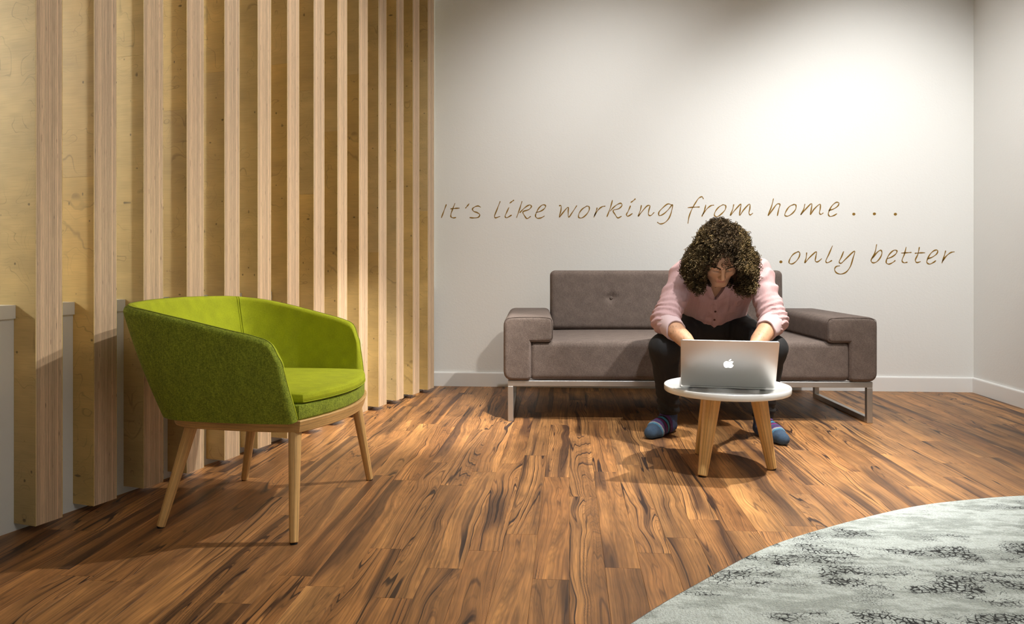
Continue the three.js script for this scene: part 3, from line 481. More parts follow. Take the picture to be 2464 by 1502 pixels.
  const eg = mergeGeometries([e, leaf].map(s => new THREE.ExtrudeGeometry(s, { depth: 0.03, bevelEnabled: false, curveSegments: 12 }))); eg.scale(0.0195, 0.0195, 0.0195); eg.translate(0, H * 0.50, 0.0052);
  part('lit_emblem', eg, std({ color: 0xffffff, roughness: 0.4, emissive: 0xffffff, emissiveIntensity: 1.2 }), lid, 'glowing white fruit-shaped emblem');
}
console.log('table, laptop');
// ---------------------------------------------------------------- seated person
function surfaceNets(f, lo, hi, h) {
  const n = [0, 1, 2].map(k => Math.ceil((hi[k] - lo[k]) / h) + 1), [nx, ny, nz] = n, val = new Float32Array(nx * ny * nz), id = new Int32Array(nx * ny * nz).fill(-1), pos = [], idx = [], at = (i, j, k) => i + nx * (j + ny * k);
  for (let k = 0; k < nz; k++) for (let j = 0; j < ny; j++) for (let i = 0; i < nx; i++) val[at(i, j, k)] = f(lo[0] + i * h, lo[1] + j * h, lo[2] + k * h);
  const E = [[0, 1], [2, 3], [4, 5], [6, 7], [0, 2], [1, 3], [4, 6], [5, 7], [0, 4], [1, 5], [2, 6], [3, 7]], c = new Float32Array(8);
  for (let k = 0; k < nz - 1; k++) for (let j = 0; j < ny - 1; j++) for (let i = 0; i < nx - 1; i++) {
    let m = 0; for (let q = 0; q < 8; q++) { c[q] = val[at(i + (q & 1), j + ((q >> 1) & 1), k + (q >> 2))]; if (c[q] < 0) m++; }
    if (m === 0 || m === 8) continue;
    let x = 0, y = 0, z = 0, w = 0;
    for (const [a, b] of E) if ((c[a] < 0) !== (c[b] < 0)) { const t = c[a] / (c[a] - c[b]); x += mix(a & 1, b & 1, t); y += mix((a >> 1) & 1, (b >> 1) & 1, t); z += mix(a >> 2, b >> 2, t); w++; }
    id[at(i, j, k)] = pos.length / 3; pos.push(lo[0] + (i + x / w) * h, lo[1] + (j + y / w) * h, lo[2] + (k + z / w) * h);
  }
  const quad = (a, b, c2, d, flip) => { if (a < 0 || b < 0 || c2 < 0 || d < 0) return; flip ? idx.push(a, c2, b, a, d, c2) : idx.push(a, b, c2, a, c2, d); };
  for (let k = 1; k < nz - 1; k++) for (let j = 1; j < ny - 1; j++) for (let i = 1; i < nx - 1; i++) {
    const s = val[at(i, j, k)] < 0;
    if (s !== (val[at(i + 1, j, k)] < 0)) quad(id[at(i, j - 1, k - 1)], id[at(i, j, k - 1)], id[at(i, j, k)], id[at(i, j - 1, k)], !s);
    if (s !== (val[at(i, j + 1, k)] < 0)) quad(id[at(i - 1, j, k - 1)], id[at(i - 1, j, k)], id[at(i, j, k)], id[at(i, j, k - 1)], !s);
    if (s !== (val[at(i, j, k + 1)] < 0)) quad(id[at(i - 1, j - 1, k)], id[at(i, j - 1, k)], id[at(i, j, k)], id[at(i - 1, j, k)], !s);
  }
  const g = new THREE.BufferGeometry(); g.setAttribute('position', new THREE.Float32BufferAttribute(pos, 3)); g.setIndex(idx); g.computeVertexNormals(); return g;
}
const smin = (a, b, k) => { const h = Math.max(k - Math.abs(a - b), 0) / k; return Math.min(a, b) - h * h * k * 0.25; };
const smax = (a, b, k) => -smin(-a, -b, k);
const cap = (a, b, ra, rb) => { const bx = b[0] - a[0], by = b[1] - a[1], bz = b[2] - a[2], L = bx * bx + by * by + bz * bz || 1e-9; return (x, y, z) => { const px = x - a[0], py = y - a[1], pz = z - a[2], t = clamp((px * bx + py * by + pz * bz) / L, 0, 1), dx = px - bx * t, dy = py - by * t, dz = pz - bz * t; return Math.sqrt(dx * dx + dy * dy + dz * dz) - (ra + (rb - ra) * t); }; };
const ell = (c, r) => (x, y, z) => { const a = (x - c[0]) / r[0], b = (y - c[1]) / r[1], d = (z - c[2]) / r[2], k0 = Math.sqrt(a * a + b * b + d * d), k1 = Math.sqrt((a / r[0]) ** 2 + (b / r[1]) ** 2 + (d / r[2]) ** 2) || 1e-9; return k0 * (k0 - 1) / k1; };
const join = (k, ...fs) => (x, y, z) => { let d = fs[0](x, y, z); for (let i = 1; i < fs.length; i++) d = smin(d, fs[i](x, y, z), k); return d; };
const lerp3 = (a, b, t) => [mix(a[0], b[0], t), mix(a[1], b[1], t), mix(a[2], b[2], t)];
{
  const J = { // joints; r = the person's right (towards the chair), l = left
    hip: { r: [0.672, 0.530, -4.23], l: [0.852, 0.530, -4.23] }, knee: { r: [0.462, 0.440, -3.80], l: [0.976, 0.442, -3.80] }, ankle: { r: [0.502, 0.088, -3.925], l: [0.952, 0.088, -3.880] },
    heel: { r: [0.512, 0.034, -3.955], l: [0.946, 0.034, -3.910] }, ball: { r: [0.428, 0.030, -3.833], l: [0.984, 0.030, -3.762] }, toe: { r: [0.396, 0.026, -3.785], l: [1.000, 0.026, -3.702] },
    shoulder: { r: [0.580, 0.800, -3.95], l: [0.948, 0.806, -3.95] }, elbow: { r: [0.466, 0.575, -3.805], l: [0.985, 0.577, -3.805] }, wrist: { r: [0.600, 0.432, -3.550], l: [0.802, 0.432, -3.550] },
  };
  const base = [0.745, 0, -3.98], P = thing('person', 'person with curly shoulder-length hair in pink shirt and black trousers hunched over the laptop', 'person', base);
  const here = (g) => { g.translate(-base[0], -base[1], -base[2]); return g; };
  const paint = (g, fn) => { const p = g.attributes.position, c = new Float32Array(p.count * 3), o = new THREE.Color(); for (let i = 0; i < p.count; i++) { fn(p.getX(i), p.getY(i), p.getZ(i), o); c[i * 3] = o.r; c[i * 3 + 1] = o.g; c[i * 3 + 2] = o.b; } g.setAttribute('color', new THREE.BufferAttribute(c, 3)); return g; };
  const sides = ['r', 'l'];

  // --- torso shapes shared by skin and shirt
  const torso = (g) => join(0.07, cap([0.702, 0.565, -4.235], [0.690, 0.735, -4.055], 0.118 + g, 0.112 + g), cap([0.822, 0.565, -4.235], [0.838, 0.738, -4.055], 0.118 + g, 0.112 + g), cap([0.762, 0.60, -4.19], [0.762, 0.76, -4.01], 0.118 + g, 0.11 + g), cap([0.605, 0.805, -3.965], [0.925, 0.81, -3.965], 0.070 + g, 0.070 + g), cap([0.70, 0.80, -3.99], [0.83, 0.80, -3.99], 0.092 + g, 0.092 + g));
  // --- head frame
  const HC = [0.723, 0.878, -3.765], PIT = 0.73, cP = Math.cos(PIT), sP = Math.sin(PIT);
  const toHead = (x, y, z) => { const dx = x - HC[0], dy = y - HC[1], dz = z - HC[2]; return [dx, dy * cP + dz * sP, -dy * sP + dz * cP]; };
  const fromHead = (lx, lu, lf) => [HC[0] + lx, HC[1] + lu * cP - lf * sP, HC[2] + lu * sP + lf * cP];
  const hp = { skull: ell([0, 0.030, -0.012], [0.075, 0.092, 0.096]), face: ell([0, -0.030, 0.030], [0.062, 0.080, 0.062]), chin: cap([-0.010, -0.097, 0.067], [0.010, -0.097, 0.067], 0.019, 0.019), jr: cap([-0.056, -0.055, 0.0], [-0.016, -0.097, 0.060], 0.018, 0.016), jl: cap([0.056, -0.055, 0.0], [0.016, -0.097, 0.060], 0.018, 0.016), cr: cap([-0.046, -0.026, 0.058], [-0.058, -0.018, 0.03], 0.018, 0.018), cl: cap([0.046, -0.026, 0.058], [0.058, -0.018, 0.03], 0.018, 0.018), brow: cap([-0.038, 0.020, 0.078], [0.038, 0.020, 0.078], 0.013, 0.013), nose: cap([0, 0.014, 0.090], [0, -0.030, 0.113], 0.0075, 0.0105), nr: cap([-0.010, -0.036, 0.100], [-0.008, -0.034, 0.104], 0.0085, 0.007), nl: cap([0.010, -0.036, 0.100], [0.008, -0.034, 0.104], 0.0085, 0.007), ul: cap([-0.019, -0.061, 0.083], [0.019, -0.061, 0.083], 0.0065, 0.0065), um: cap([-0.006, -0.059, 0.0895], [0.006, -0.059, 0.0895], 0.0065, 0.0065), ll: cap([-0.015, -0.070, 0.085], [0.015, -0.070, 0.085], 0.0078, 0.0078), er: ell([-0.031, 0.003, 0.1], [0.021, 0.0135, 0.020]), el: ell([0.031, 0.003, 0.1], [0.021, 0.0135, 0.020]), lr: ell([-0.031, 0.001, 0.073], [0.0150, 0.0125, 0.0145]), lll: ell([0.031, 0.001, 0.073], [0.0150, 0.0125, 0.0145]), ear1: ell([-0.078, -0.01, -0.01], [0.010, 0.032, 0.020]), ear2: ell([0.078, -0.01, -0.01], [0.010, 0.032, 0.020]) };
  const headF = (x, y, z) => {
    const [a, b, c] = toHead(x, y, z);
    let d = smin(hp.skull(a, b, c), hp.face(a, b, c), 0.05); d = smin(d, hp.chin(a, b, c), 0.03); d = smin(d, Math.min(hp.jr(a, b, c), hp.jl(a, b, c)), 0.03); d = smin(d, Math.min(hp.cr(a, b, c), hp.cl(a, b, c)), 0.025); d = smin(d, hp.brow(a, b, c), 0.018);
    d = smax(d, -Math.min(hp.er(a, b, c), hp.el(a, b, c)), 0.014); d = smin(d, Math.min(hp.lr(a, b, c), hp.lll(a, b, c)), 0.004);
    d = smin(d, hp.nose(a, b, c), 0.014); d = smin(d, Math.min(hp.nr(a, b, c), hp.nl(a, b, c)), 0.006); d = smin(d, Math.min(hp.ul(a, b, c), hp.um(a, b, c)), 0.008); d = smin(d, hp.ll(a, b, c), 0.006); return smin(d, Math.min(hp.ear1(a, b, c), hp.ear2(a, b, c)), 0.008);
  };
  const neckF = cap([0.762, 0.815, -3.965], [0.732, 0.858, -3.83], 0.058, 0.054);
  // --- hands: palm and five separate fingers curled on the keys
  const handF = (s) => {
    const w = J.wrist[s], q = s === 'r' ? 1 : -1, fwd = V3(q * 0.30, -0.28, 0.91).normalize(), lat = V3(q, 0, -q * q * 0.0).addScaledVector(fwd, -fwd.x * q).normalize(), dn = V3().crossVectors(lat, fwd).multiplyScalar(q).normalize(); if (dn.y > 0) dn.negate();
    const at = (f, l, d) => V3(...w).addScaledVector(fwd, f).addScaledVector(lat, l).addScaledVector(dn, d), arr = (v) => [v.x, v.y, v.z], fs = [];
    const palm = join(0.02, cap(arr(at(0.005, 0, 0)), arr(at(0.078, 0.026, 0)), 0.022, 0.0125), cap(arr(at(0.005, 0, 0)), arr(at(0.082, 0.008, -0.002)), 0.022, 0.013), cap(arr(at(0.005, 0, 0)), arr(at(0.080, -0.011, -0.001)), 0.022, 0.0125), cap(arr(at(0.005, -0.004, 0)), arr(at(0.072, -0.029, 0.002)), 0.020, 0.0115));
    [[0.078, 0.027, 0, 0.041, 0.025, 0.020, 0.0088], [0.083, 0.008, -0.002, 0.045, 0.028, 0.021, 0.0090], [0.080, -0.012, -0.001, 0.042, 0.026, 0.020, 0.0086], [0.072, -0.030, 0.002, 0.033, 0.020, 0.018, 0.0078]].forEach(([f, l, d, a, b, c, r], i) => {
      let p = at(f, l, d), ang = 0.10 + 0.06 * i; for (const [len, bend, k] of [[a, 0.0, 1], [b, 0.62, 0.93], [c, 0.50, 0.86]]) { ang += bend; const e = p.clone().addScaledVector(fwd, len * Math.cos(ang)).addScaledVector(dn, len * Math.sin(ang)).addScaledVector(lat, (l > 0 ? 0.05 : l < -0.02 ? -0.12 : 0) * len); fs.push(cap(arr(p), arr(e), r * k, r * k * 0.92)); p = e; }
    });
    const t0 = at(0.022, 0.020, 0.006), t1 = at(0.052, 0.045, 0.016), t2 = at(0.084, 0.049, 0.022), t3 = at(0.106, 0.046, 0.026);
    const thumb = join(0.006, cap(arr(t0), arr(t1), 0.0145, 0.0115), cap(arr(t1), arr(t2), 0.0110, 0.0098), cap(arr(t2), arr(t3), 0.0098, 0.0082));
    const fore = cap(J.elbow[s], w, 0.041, 0.0265), mid = cap(lerp3(J.elbow[s], w, 0.12), lerp3(J.elbow[s], w, 0.55), 0.043, 0.035);
    return (x, y, z) => { let d = palm(x, y, z); for (let i = 0; i < 12; i += 3) { const f = smin(smin(fs[i](x, y, z), fs[i + 1](x, y, z), 0.004), fs[i + 2](x, y, z), 0.004); d = smin(d, f, 0.005); } d = smin(d, thumb(x, y, z), 0.008); return smin(d, smin(fore(x, y, z), mid(x, y, z), 0.02), 0.018); };
  };
  // --- skin: one body under the clothes, with finer grids for head and hands
  const limbs = []; for (const s of sides) limbs.push(cap(J.shoulder[s], J.elbow[s], 0.046, 0.040), cap(J.elbow[s], J.wrist[s], 0.040, 0.0262), cap(J.hip[s], J.knee[s], 0.078, 0.052), cap(J.knee[s], J.ankle[s], 0.050, 0.034), cap(J.heel[s], J.ball[s], 0.022, 0.022));
  const tIn = torso(-0.014), pelvis = cap(J.hip.r, J.hip.l, 0.078, 0.078), bodyF = join(0.03, tIn, pelvis, neckF, ...limbs);
  const skinCol = (x, y, z, o) => {
    const [a, b, c] = toHead(x, y, z), inH = b < 0.13 && b > -0.14 && c > -0.1 && Math.abs(a) < 0.1 && y > 0.7;
    const n = vn3(x * 90, y * 90, z * 90), m = vn3(x * 28, y * 28, z * 28); o.setRGB(0.55, 0.305, 0.18); o.multiplyScalar(0.92 + 0.12 * n + 0.08 * (m - 0.5));
    if (inH && c > 0.02) {
      const lip = Math.exp(-((a / 0.021) ** 4)) * Math.exp(-(((b + 0.0650) / 0.0085) ** 2)) * sstep(0.075, 0.086, c); o.lerp(new THREE.Color().setRGB(0.40, 0.125, 0.10), lip * 0.8);
      const line = Math.exp(-((a / 0.020) ** 4)) * Math.exp(-(((b + 0.0657) / 0.0016) ** 2)) * sstep(0.07, 0.08, c); o.lerp(new THREE.Color().setRGB(0.14, 0.045, 0.04), line * 0.8);
      const beard = sstep(-0.045, -0.075, b) * (1 - lip); o.lerp(new THREE.Color().setRGB(0.24, 0.155, 0.11), beard * 0.28 * (0.4 + 1.2 * n));
      for (const e of [-0.031, 0.031]) { const lash = Math.exp(-(((a - e) / 0.015) ** 4)) * Math.exp(-(((b + 0.0075) / 0.0022) ** 2)) * sstep(0.06, 0.075, c); o.lerp(new THREE.Color().setRGB(0.05, 0.03, 0.025), lash * 0.85); }
    } else if (y < 0.62 && z > -3.79) { const h = vn3(x * 260, y * 90, z * 130); o.lerp(new THREE.Color().setRGB(0.16, 0.09, 0.05), sstep(0.68, 0.85, h) * 0.4 * sstep(-3.56, -3.62, z)); }
  };
  const skin = mergeGeometries([
    surfaceNets(bodyF, [0.32, 0.0, -4.40], [1.12, 0.93, -3.50], 0.012), surfaceNets((x, y, z) => smin(headF(x, y, z), neckF(x, y, z), 0.02), [0.61, 0.70, -3.92], [0.84, 1.02, -3.60], 0.0032),
    ...sides.map(s => { const f = handF(s), e = J.elbow[s], w = J.wrist[s]; return surfaceNets(f, [Math.min(e[0], w[0]) - 0.07, 0.335, -3.87], [Math.max(e[0], w[0]) + 0.09, 0.64, -3.34], 0.0036); }),
  ].map(g => { paint(g, skinCol); return g; }));
  here(skin); P.add(Object.assign(new THREE.Mesh(skin, new THREE.MeshPhysicalMaterial({ vertexColors: true, roughness: 0.52, sheen: 0.15, sheenRoughness: 0.5 })), { name: 'body' }));
  console.log('skin');

  // --- eyebrows
  { const gs = []; const R = rng(4); for (const q of [-1, 1]) for (let i = 0; i < 130; i++) { const t = R(), lx = q * mix(0.011, 0.052, t), lu = 0.016 + 0.010 * Math.sin(t * 2.2) + (R() - 0.5) * 0.0065 * (1 - t * 0.5), lf0 = 0.13; let lf = lf0; for (let k = 0; k < 40; k++) { const w = fromHead(lx, lu, lf), d = headF(...w); if (d < 0.0004) break; lf -= d * 0.8; } const a = fromHead(lx, lu, lf + 0.0006), b = fromHead(lx + q * 0.0075, lu + 0.0035 * (1 - t * 1.6), lf + 0.0004 - 0.0018 * t); gs.push(taper(b, a, 0.0005, 0.0013, 4, 0.0001)); } part('eyebrows', here(mergeGeometries(gs)), std({ color: rgb(44, 30, 22), roughness: 0.8 }), P); }

  // --- shirt
  const ax = V3(0, 0.70, 0.714).normalize(), fold = (x, y, z) => { const a = vn3(x * 22 + 3, (y + z) * 9, (y - z) * 14), b = vn3(x * 48, (y + z) * 20 + 9, (y - z) * 30); return (Math.abs(a * 2 - 1) - 0.5) * 0.016 + (Math.abs(b * 2 - 1) - 0.5) * 0.006; };
  const cuffAt = {}, slv = sides.map(s => { const e = J.elbow[s], w = J.wrist[s], sh = J.shoulder[s], c = lerp3(e, w, 0.16); cuffAt[s] = c; const upper = cap(sh, e, 0.071, 0.059), puff = cap(lerp3(sh, e, 0.72), e, 0.062, 0.062), low = cap(e, c, 0.060, 0.053), L = V3(...e).sub(V3(...sh)).length(), ux = (e[0] - sh[0]) / L, uy = (e[1] - sh[1]) / L, uz = (e[2] - sh[2]) / L; return (x, y, z) => { const t = ((x - sh[0]) * ux + (y - sh[1]) * uy + (z - sh[2]) * uz) / L, k = sstep(0.45, 0.95, t), wv = Math.sin(t * 62 + (x - sh[0]) * 46 + vn3(x * 30, y * 30, z * 30) * 3.4); return smin(smin(upper(x, y, z), puff(x, y, z), 0.02), low(x, y, z), 0.025) - 0.0048 * k * wv - 0.0058 * (1 - k) * Math.sin(t * 22 + (x - sh[0]) * 40 + vn3(x * 16, y * 16, z * 16) * 5); }; });
  const tOut = torso(0.004), neckHole = cap([0.762, 0.81, -3.975], [0.725, 0.875, -3.78], 0.066, 0.072);
  const collarA = cap([0.762, 0.815, -3.965], [0.742, 0.848, -3.875], 0.0735, 0.074);
  const hem = (x, y, z) => 0.012 - ((y - 0.575) * 0.62 + (z + 4.20) * 0.36 + 0.008 * Math.cos((x - 0.735) * 9) ); // shirt tail, longer in front
  const shirtB = (x, y, z) => { // without the open neck
    let d = tOut(x, y, z) + fold(x, y, z) * 0.8; d = smax(d, hem(x, y, z), 0.006);
    d = smin(d, Math.min(slv[0](x, y, z), slv[1](x, y, z)), 0.018);
    const k = collarA(x, y, z), along = (y - 0.815) * 0.38 + (z + 3.965) * 0.92; d = smin(d, Math.max(Math.abs(k) - 0.0035, along - 0.062, -along - 0.03), 0.004);
    return smax(d, -(neckHole(x, y, z)), 0.006);
  };
  const VU = 0.176, VX = 0.732; // lowest point of the open neck
  const shirtF = (x, y, z) => { const u = (y - 0.62) * 0.733 + (z + 4.135) * 0.68, dn = -(y - 0.62) * 0.68 + (z + 4.135) * 0.733; return smax(shirtB(x, y, z), -Math.max((Math.abs(x - VX) - (u - VU) * 0.40) * 0.9, 0.045 - dn), 0.003); };
  const shirtG = surfaceNets(shirtF, [0.36, 0.48, -4.42], [1.10, 0.945, -3.70], 0.0062);
  { const p = shirtG.attributes.position, uv = new Float32Array(p.count * 2); for (let i = 0; i < p.count; i++) { uv[i * 2] = p.getX(i) / 0.06; uv[i * 2 + 1] = (p.getY(i) - p.getZ(i)) / 0.3; } shirtG.setAttribute('uv', new THREE.BufferAttribute(uv, 2)); }
  const stripe = texture(256, 64, (u, v, o) => { const s = 0.5 + 0.5 * Math.cos(u * 24 * Math.PI * 2), n = vn(u * 128, v * 32, 128, 32, 4) - 0.5; o[0] = mix(176, 192, s) + n * 14; o[1] = mix(139, 163, s) + n * 14; o[2] = mix(141, 163, s) + n * 14; });
  const cloth = std({ map: stripe, roughness: 0.85, side: THREE.DoubleSide });
  const shirt = part('shirt', here(shirtG), cloth, P, 'pink fine-striped shirt with rolled sleeves');
  console.log('shirt');
  const inner = std({ color: rgb(200, 176, 178), roughness: 0.85, side: THREE.DoubleSide });
  for (const s of sides) { // rolled cuffs
    const e = V3(...J.elbow[s]), w = V3(...J.wrist[s]), d = w.clone().sub(e).normalize(), R = rng(s === 'r' ? 3 : 6), prof = [[0.044, 0.078], [0.0505, 0.082], [0.0545, 0.079], [0.0575, 0.055], [0.0600, 0.022], [0.0605, 0.004], [0.0570, -0.002], [0.050, 0.004]].map(p => new THREE.Vector2(...p));
    const g = new THREE.LatheGeometry(prof, 48), p = g.attributes.position; for (let i = 0; i < p.count; i++) { const x = p.getX(i), y = p.getY(i), z = p.getZ(i), a = Math.atan2(z, x), k = 1 + 0.05 * Math.sin(a * 2 + (s === 'r' ? 1 : 2.4)) + 0.022 * Math.sin(a * 5 + y * 60) + 0.012 * Math.sin(a * 9 - y * 110); p.setXYZ(i, x * k, y + 0.010 * Math.sin(a + 1) + 0.004 * Math.sin(3 * a), z * k); }
    g.computeVertexNormals(); g.applyQuaternion(new THREE.Quaternion().setFromUnitVectors(V3(0, 1, 0), d)); const o = e.clone().addScaledVector(d, 0.020); g.translate(o.x, o.y, o.z); part('cuff', here(g), inner, shirt, 'paler turned-back cuff');
  }
  const onShirt = (x, u, f = shirtB) => { const n = V3(0, -0.68, 0.733), q = V3(x, 0.62, -4.135).addScaledVector(V3(0, 0.733, 0.68), u).addScaledVector(n, 0.2); for (let k = 0; k < 80; k++) { const d = f(q.x, q.y, q.z); if (d < 0.0003) break; q.addScaledVector(n, -Math.max(0.0008, d * 0.6)); } return q; };
  { // button placket and buttons
    const n = V3(0, -0.68, 0.733), pos = [], idx = [], N = 40, x0 = 0.750, x1 = 0.734, u0 = -0.05, u1 = 0.183, W = 0.015;
    for (let i = 0; i <= N; i++) { const t = i / N, u = mix(u0, u1, t), xc = mix(x0, x1, t) ; for (let k = -3; k <= 3; k++) { const q = onShirt(xc + W * k / 3, u).addScaledVector(n, Math.abs(k) === 3 ? -0.001 : 0.0026); pos.push(q.x, q.y, q.z); } if (i) for (let k = 0; k < 6; k++) { const a = (i - 1) * 7 + k, b = a + 7; idx.push(a, a + 1, b, b, a + 1, b + 1); } }
    const g = new THREE.BufferGeometry(); g.setAttribute('position', new THREE.Float32BufferAttribute(pos, 3)); g.setIndex(idx); g.computeVertexNormals(); const uv = new Float32Array(pos.length / 3 * 2); for (let i = 0; i < pos.length / 3; i++) { uv[i * 2] = pos[i * 3] / 0.06; uv[i * 2 + 1] = pos[i * 3 + 1] / 0.3; } g.setAttribute('uv', new THREE.BufferAttribute(uv, 2)); part('placket', here(g), cloth, shirt);
    for (const t of [0.10, 0.38, 0.66]) { const q = onShirt(mix(x0, x1, t), mix(u0, u1, t)).addScaledVector(n, 0.0042), b = new THREE.CylinderGeometry(0.0055, 0.0055, 0.0025, 20); b.applyQuaternion(new THREE.Quaternion().setFromUnitVectors(V3(0, 1, 0), n)); b.translate(q.x, q.y, q.z); part('shirt_button', here(b), std({ color: rgb(70, 28, 26), roughness: 0.35 }), shirt, 'dark red shirt button'); }
    for (const q of [-1, 1]) { // collar leaves folded back along the open neck
      const pos = [], idx = [], A = 16, B = 6, layer = (lift) => { for (let i = 0; i <= A; i++) for (let k = 0; k <= B; k++) { const u = mix(VU + 0.030, VU + 0.125, i / A), w = 0.046 * Math.min(1, 0.25 + i / A * 2.6), t = k / B, x = VX + q * ((u - VU) * 0.40 - 0.004 + w * t), p = onShirt(x, u - 0.020 * t * (1 - i / A)).addScaledVector(n, lift + 0.005 * (1 - t) + 0.004 * Math.sin(t * 3.1)); pos.push(p.x, p.y, p.z); } };
      layer(0.0052); layer(0.0026); const W2 = B + 1, off = (A + 1) * W2; for (let i = 0; i < A; i++) for (let k = 0; k < B; k++) { const c = i * W2 + k, d = c + W2; idx.push(c, c + 1, d, d, c + 1, d + 1, c + off, d + off, c + 1 + off, d + off, d + 1 + off, c + 1 + off); }
      const rim = []; for (let k = 0; k <= B; k++) rim.push(k); for (let i = 1; i <= A; i++) rim.push(i * W2 + B); for (let k = B - 1; k >= 0; k--) rim.push(A * W2 + k); for (let i = A - 1; i > 0; i--) rim.push(i * W2); rim.forEach((c, i) => { const d = rim[(i + 1) % rim.length]; idx.push(c, c + off, d, d, c + off, d + off); });
      const f = new THREE.BufferGeometry(); f.setAttribute('position', new THREE.Float32BufferAttribute(pos, 3)); f.setIndex(idx); const f2 = toCreasedNormals(f.toNonIndexed(), 0.8), p2 = f2.attributes.position, uv2 = new Float32Array(p2.count * 2); for (let i = 0; i < p2.count; i++) { uv2[i * 2] = p2.getX(i) / 0.06; uv2[i * 2 + 1] = p2.getY(i) / 0.3; } f2.setAttribute('uv', new THREE.BufferAttribute(uv2, 2)); part('collar', here(f2), cloth, shirt);
    }
  }

  // --- trousers
  const leg = sides.map(s => { const h = J.hip[s], k = J.knee[s], a = J.ankle[s], th = cap(h, k, 0.098, 0.069), sh = cap(k, a, 0.066, 0.050), f = join(0.035, th, sh); return (x, y, z) => { const bunch = sstep(0.30, 0.09, y), kn = Math.exp(-(((y - 0.43) ** 2 + (z + 3.86) ** 2) / 0.006)); return f(x, y, z) - bunch * 0.0042 * Math.sin(y * 150 + x * 60 + z * 40) - kn * 0.0035 * Math.sin(x * 90 + z * 130 + y * 60); }; });
  const hips = cap([0.682, 0.545, -4.24], [0.842, 0.545, -4.24], 0.112, 0.112), crease = (x, y, z) => 0.004 * Math.sin(((x - 0.84) * 0.7 + (z + 4.1)) * 120 + vn3(x * 20, y * 20, z * 20) * 3) * Math.exp(-((x - 0.87) ** 2 + (z + 4.08) ** 2) / 0.008);
  const lap = cap([0.70, 0.528, -4.16], [0.83, 0.528, -4.16], 0.098, 0.098);
  const trF = (x, y, z) => { let d = smin(leg[0](x, y, z), leg[1](x, y, z), 0.02); d = smin(d, Math.min(hips(x, y, z), lap(x, y, z)), 0.05) + (vn3(x * 26, y * 18, z * 26) - 0.5) * 0.006 + crease(x, y, z); d = smax(d, 0.098 - y, 0.006); return smax(d, (y - 0.62) + 0.25 * (z + 4.24), 0.01); };
  const black = std({ color: rgb(19, 19, 21), roughness: 0.8 });
  part('trousers', here(surfaceNets(trF, [0.34, 0.07, -4.42], [1.10, 0.68, -3.68], 0.0075)), black, P, 'black trousers');

  // --- socks
  for (const s of sides) {
    const h = J.heel[s], b = J.ball[s], t = J.toe[s], a = J.ankle[s], dir = V3(t[0] - h[0], 0, t[2] - h[2]), L = dir.length() + 0.055; dir.normalize();
    const shape = join(0.03, cap([h[0], 0.034, h[2]], [b[0], 0.034, b[2]], 0.034, 0.038), cap([b[0], 0.033, b[2]], [t[0], 0.028, t[2]], 0.038, 0.032), cap([h[0] + dir.x * 0.03, 0.05, h[2] + dir.z * 0.03], [a[0], 0.15, a[2] - 0.012], 0.038, 0.040), cap([a[0], 0.085, a[2]], [b[0], 0.045, b[2]], 0.034, 0.028));
    const f = (x, y, z) => smax(smax(shape(x, y, z) + (vn3(x * 60, y * 60, z * 60) - 0.5) * 0.0025, 0.002 - y, 0.008), y - 0.16, 0.004);
    const g = surfaceNets(f, [Math.min(h[0], t[0]) - 0.07, -0.01, h[2] - 0.08], [Math.max(h[0], t[0]) + 0.07, 0.18, t[2] + 0.07], 0.0032);
    const bands = [[0.058, [58, 78, 100]], [0.067, [70, 122, 150]], [0.075, [140, 142, 142]], [0.090, [70, 42, 88]], [0.104, [52, 62, 92]], [0.120, [104, 36, 98]], [0.129, [28, 26, 34]], [0.144, [58, 122, 154]], [0.155, [26, 25, 32]], [0.176, [76, 44, 92]], [0.4, [56, 70, 104]]];
    paint(g, (x, y, z, o) => { const u = L - 0.03 - ((x - h[0]) * dir.x + (z - h[2]) * dir.z) + (y - 0.04) * 0.35; let c = bands[bands.length - 1][1]; for (const [m, k] of bands) if (u < m) { c = k; break; } o.setRGB(c[0] / 255, c[1] / 255, c[2] / 255, THREE.SRGBColorSpace).multiplyScalar(0.85 + 0.3 * vn3(x * 240, y * 240, z * 240)); });
    part('sock', here(g), std({ vertexColors: true, roughness: 1 }), P, 'blue, purple and black striped sock');
  }

  // --- hair: a dark inner mass and thousands of small curls
  const lobes = [join(0.04, ell([0.730, 0.902, -3.787], [0.142, 0.163, 0.158]), ell([0.728, 0.850, -3.790], [0.170, 0.100, 0.130])), ell([0.612, 0.800, -3.755], [0.064, 0.092, 0.066]), ell([0.842, 0.805, -3.755], [0.056, 0.098, 0.062])];
  const hairF = (x, y, z) => smin(smin(lobes[0](x, y, z), lobes[1](x, y, z), 0.05), lobes[2](x, y, z), 0.05) + (vn3(x * 18, y * 18, z * 18) - 0.5) * 0.035;
  const open = (a, b, c) => Math.max(ell([0, -0.045, 0.115], [0.073, 0.132, 0.13])(a, b, c), 0 - c - 0.2);
  const massF = (x, y, z) => { const [a, b, c] = toHead(x, y, z); return smax(hairF(x, y, z) + 0.020, -(open(a, b, c) - 0.014), 0.01); };
  const hair = part('hair', here(surfaceNets(massF, [0.52, 0.68, -3.99], [0.94, 1.09, -3.58], 0.006)), std({ color: rgb(74, 50, 27), roughness: 0.9 }), P, 'dark brown curly hair with golden tips');
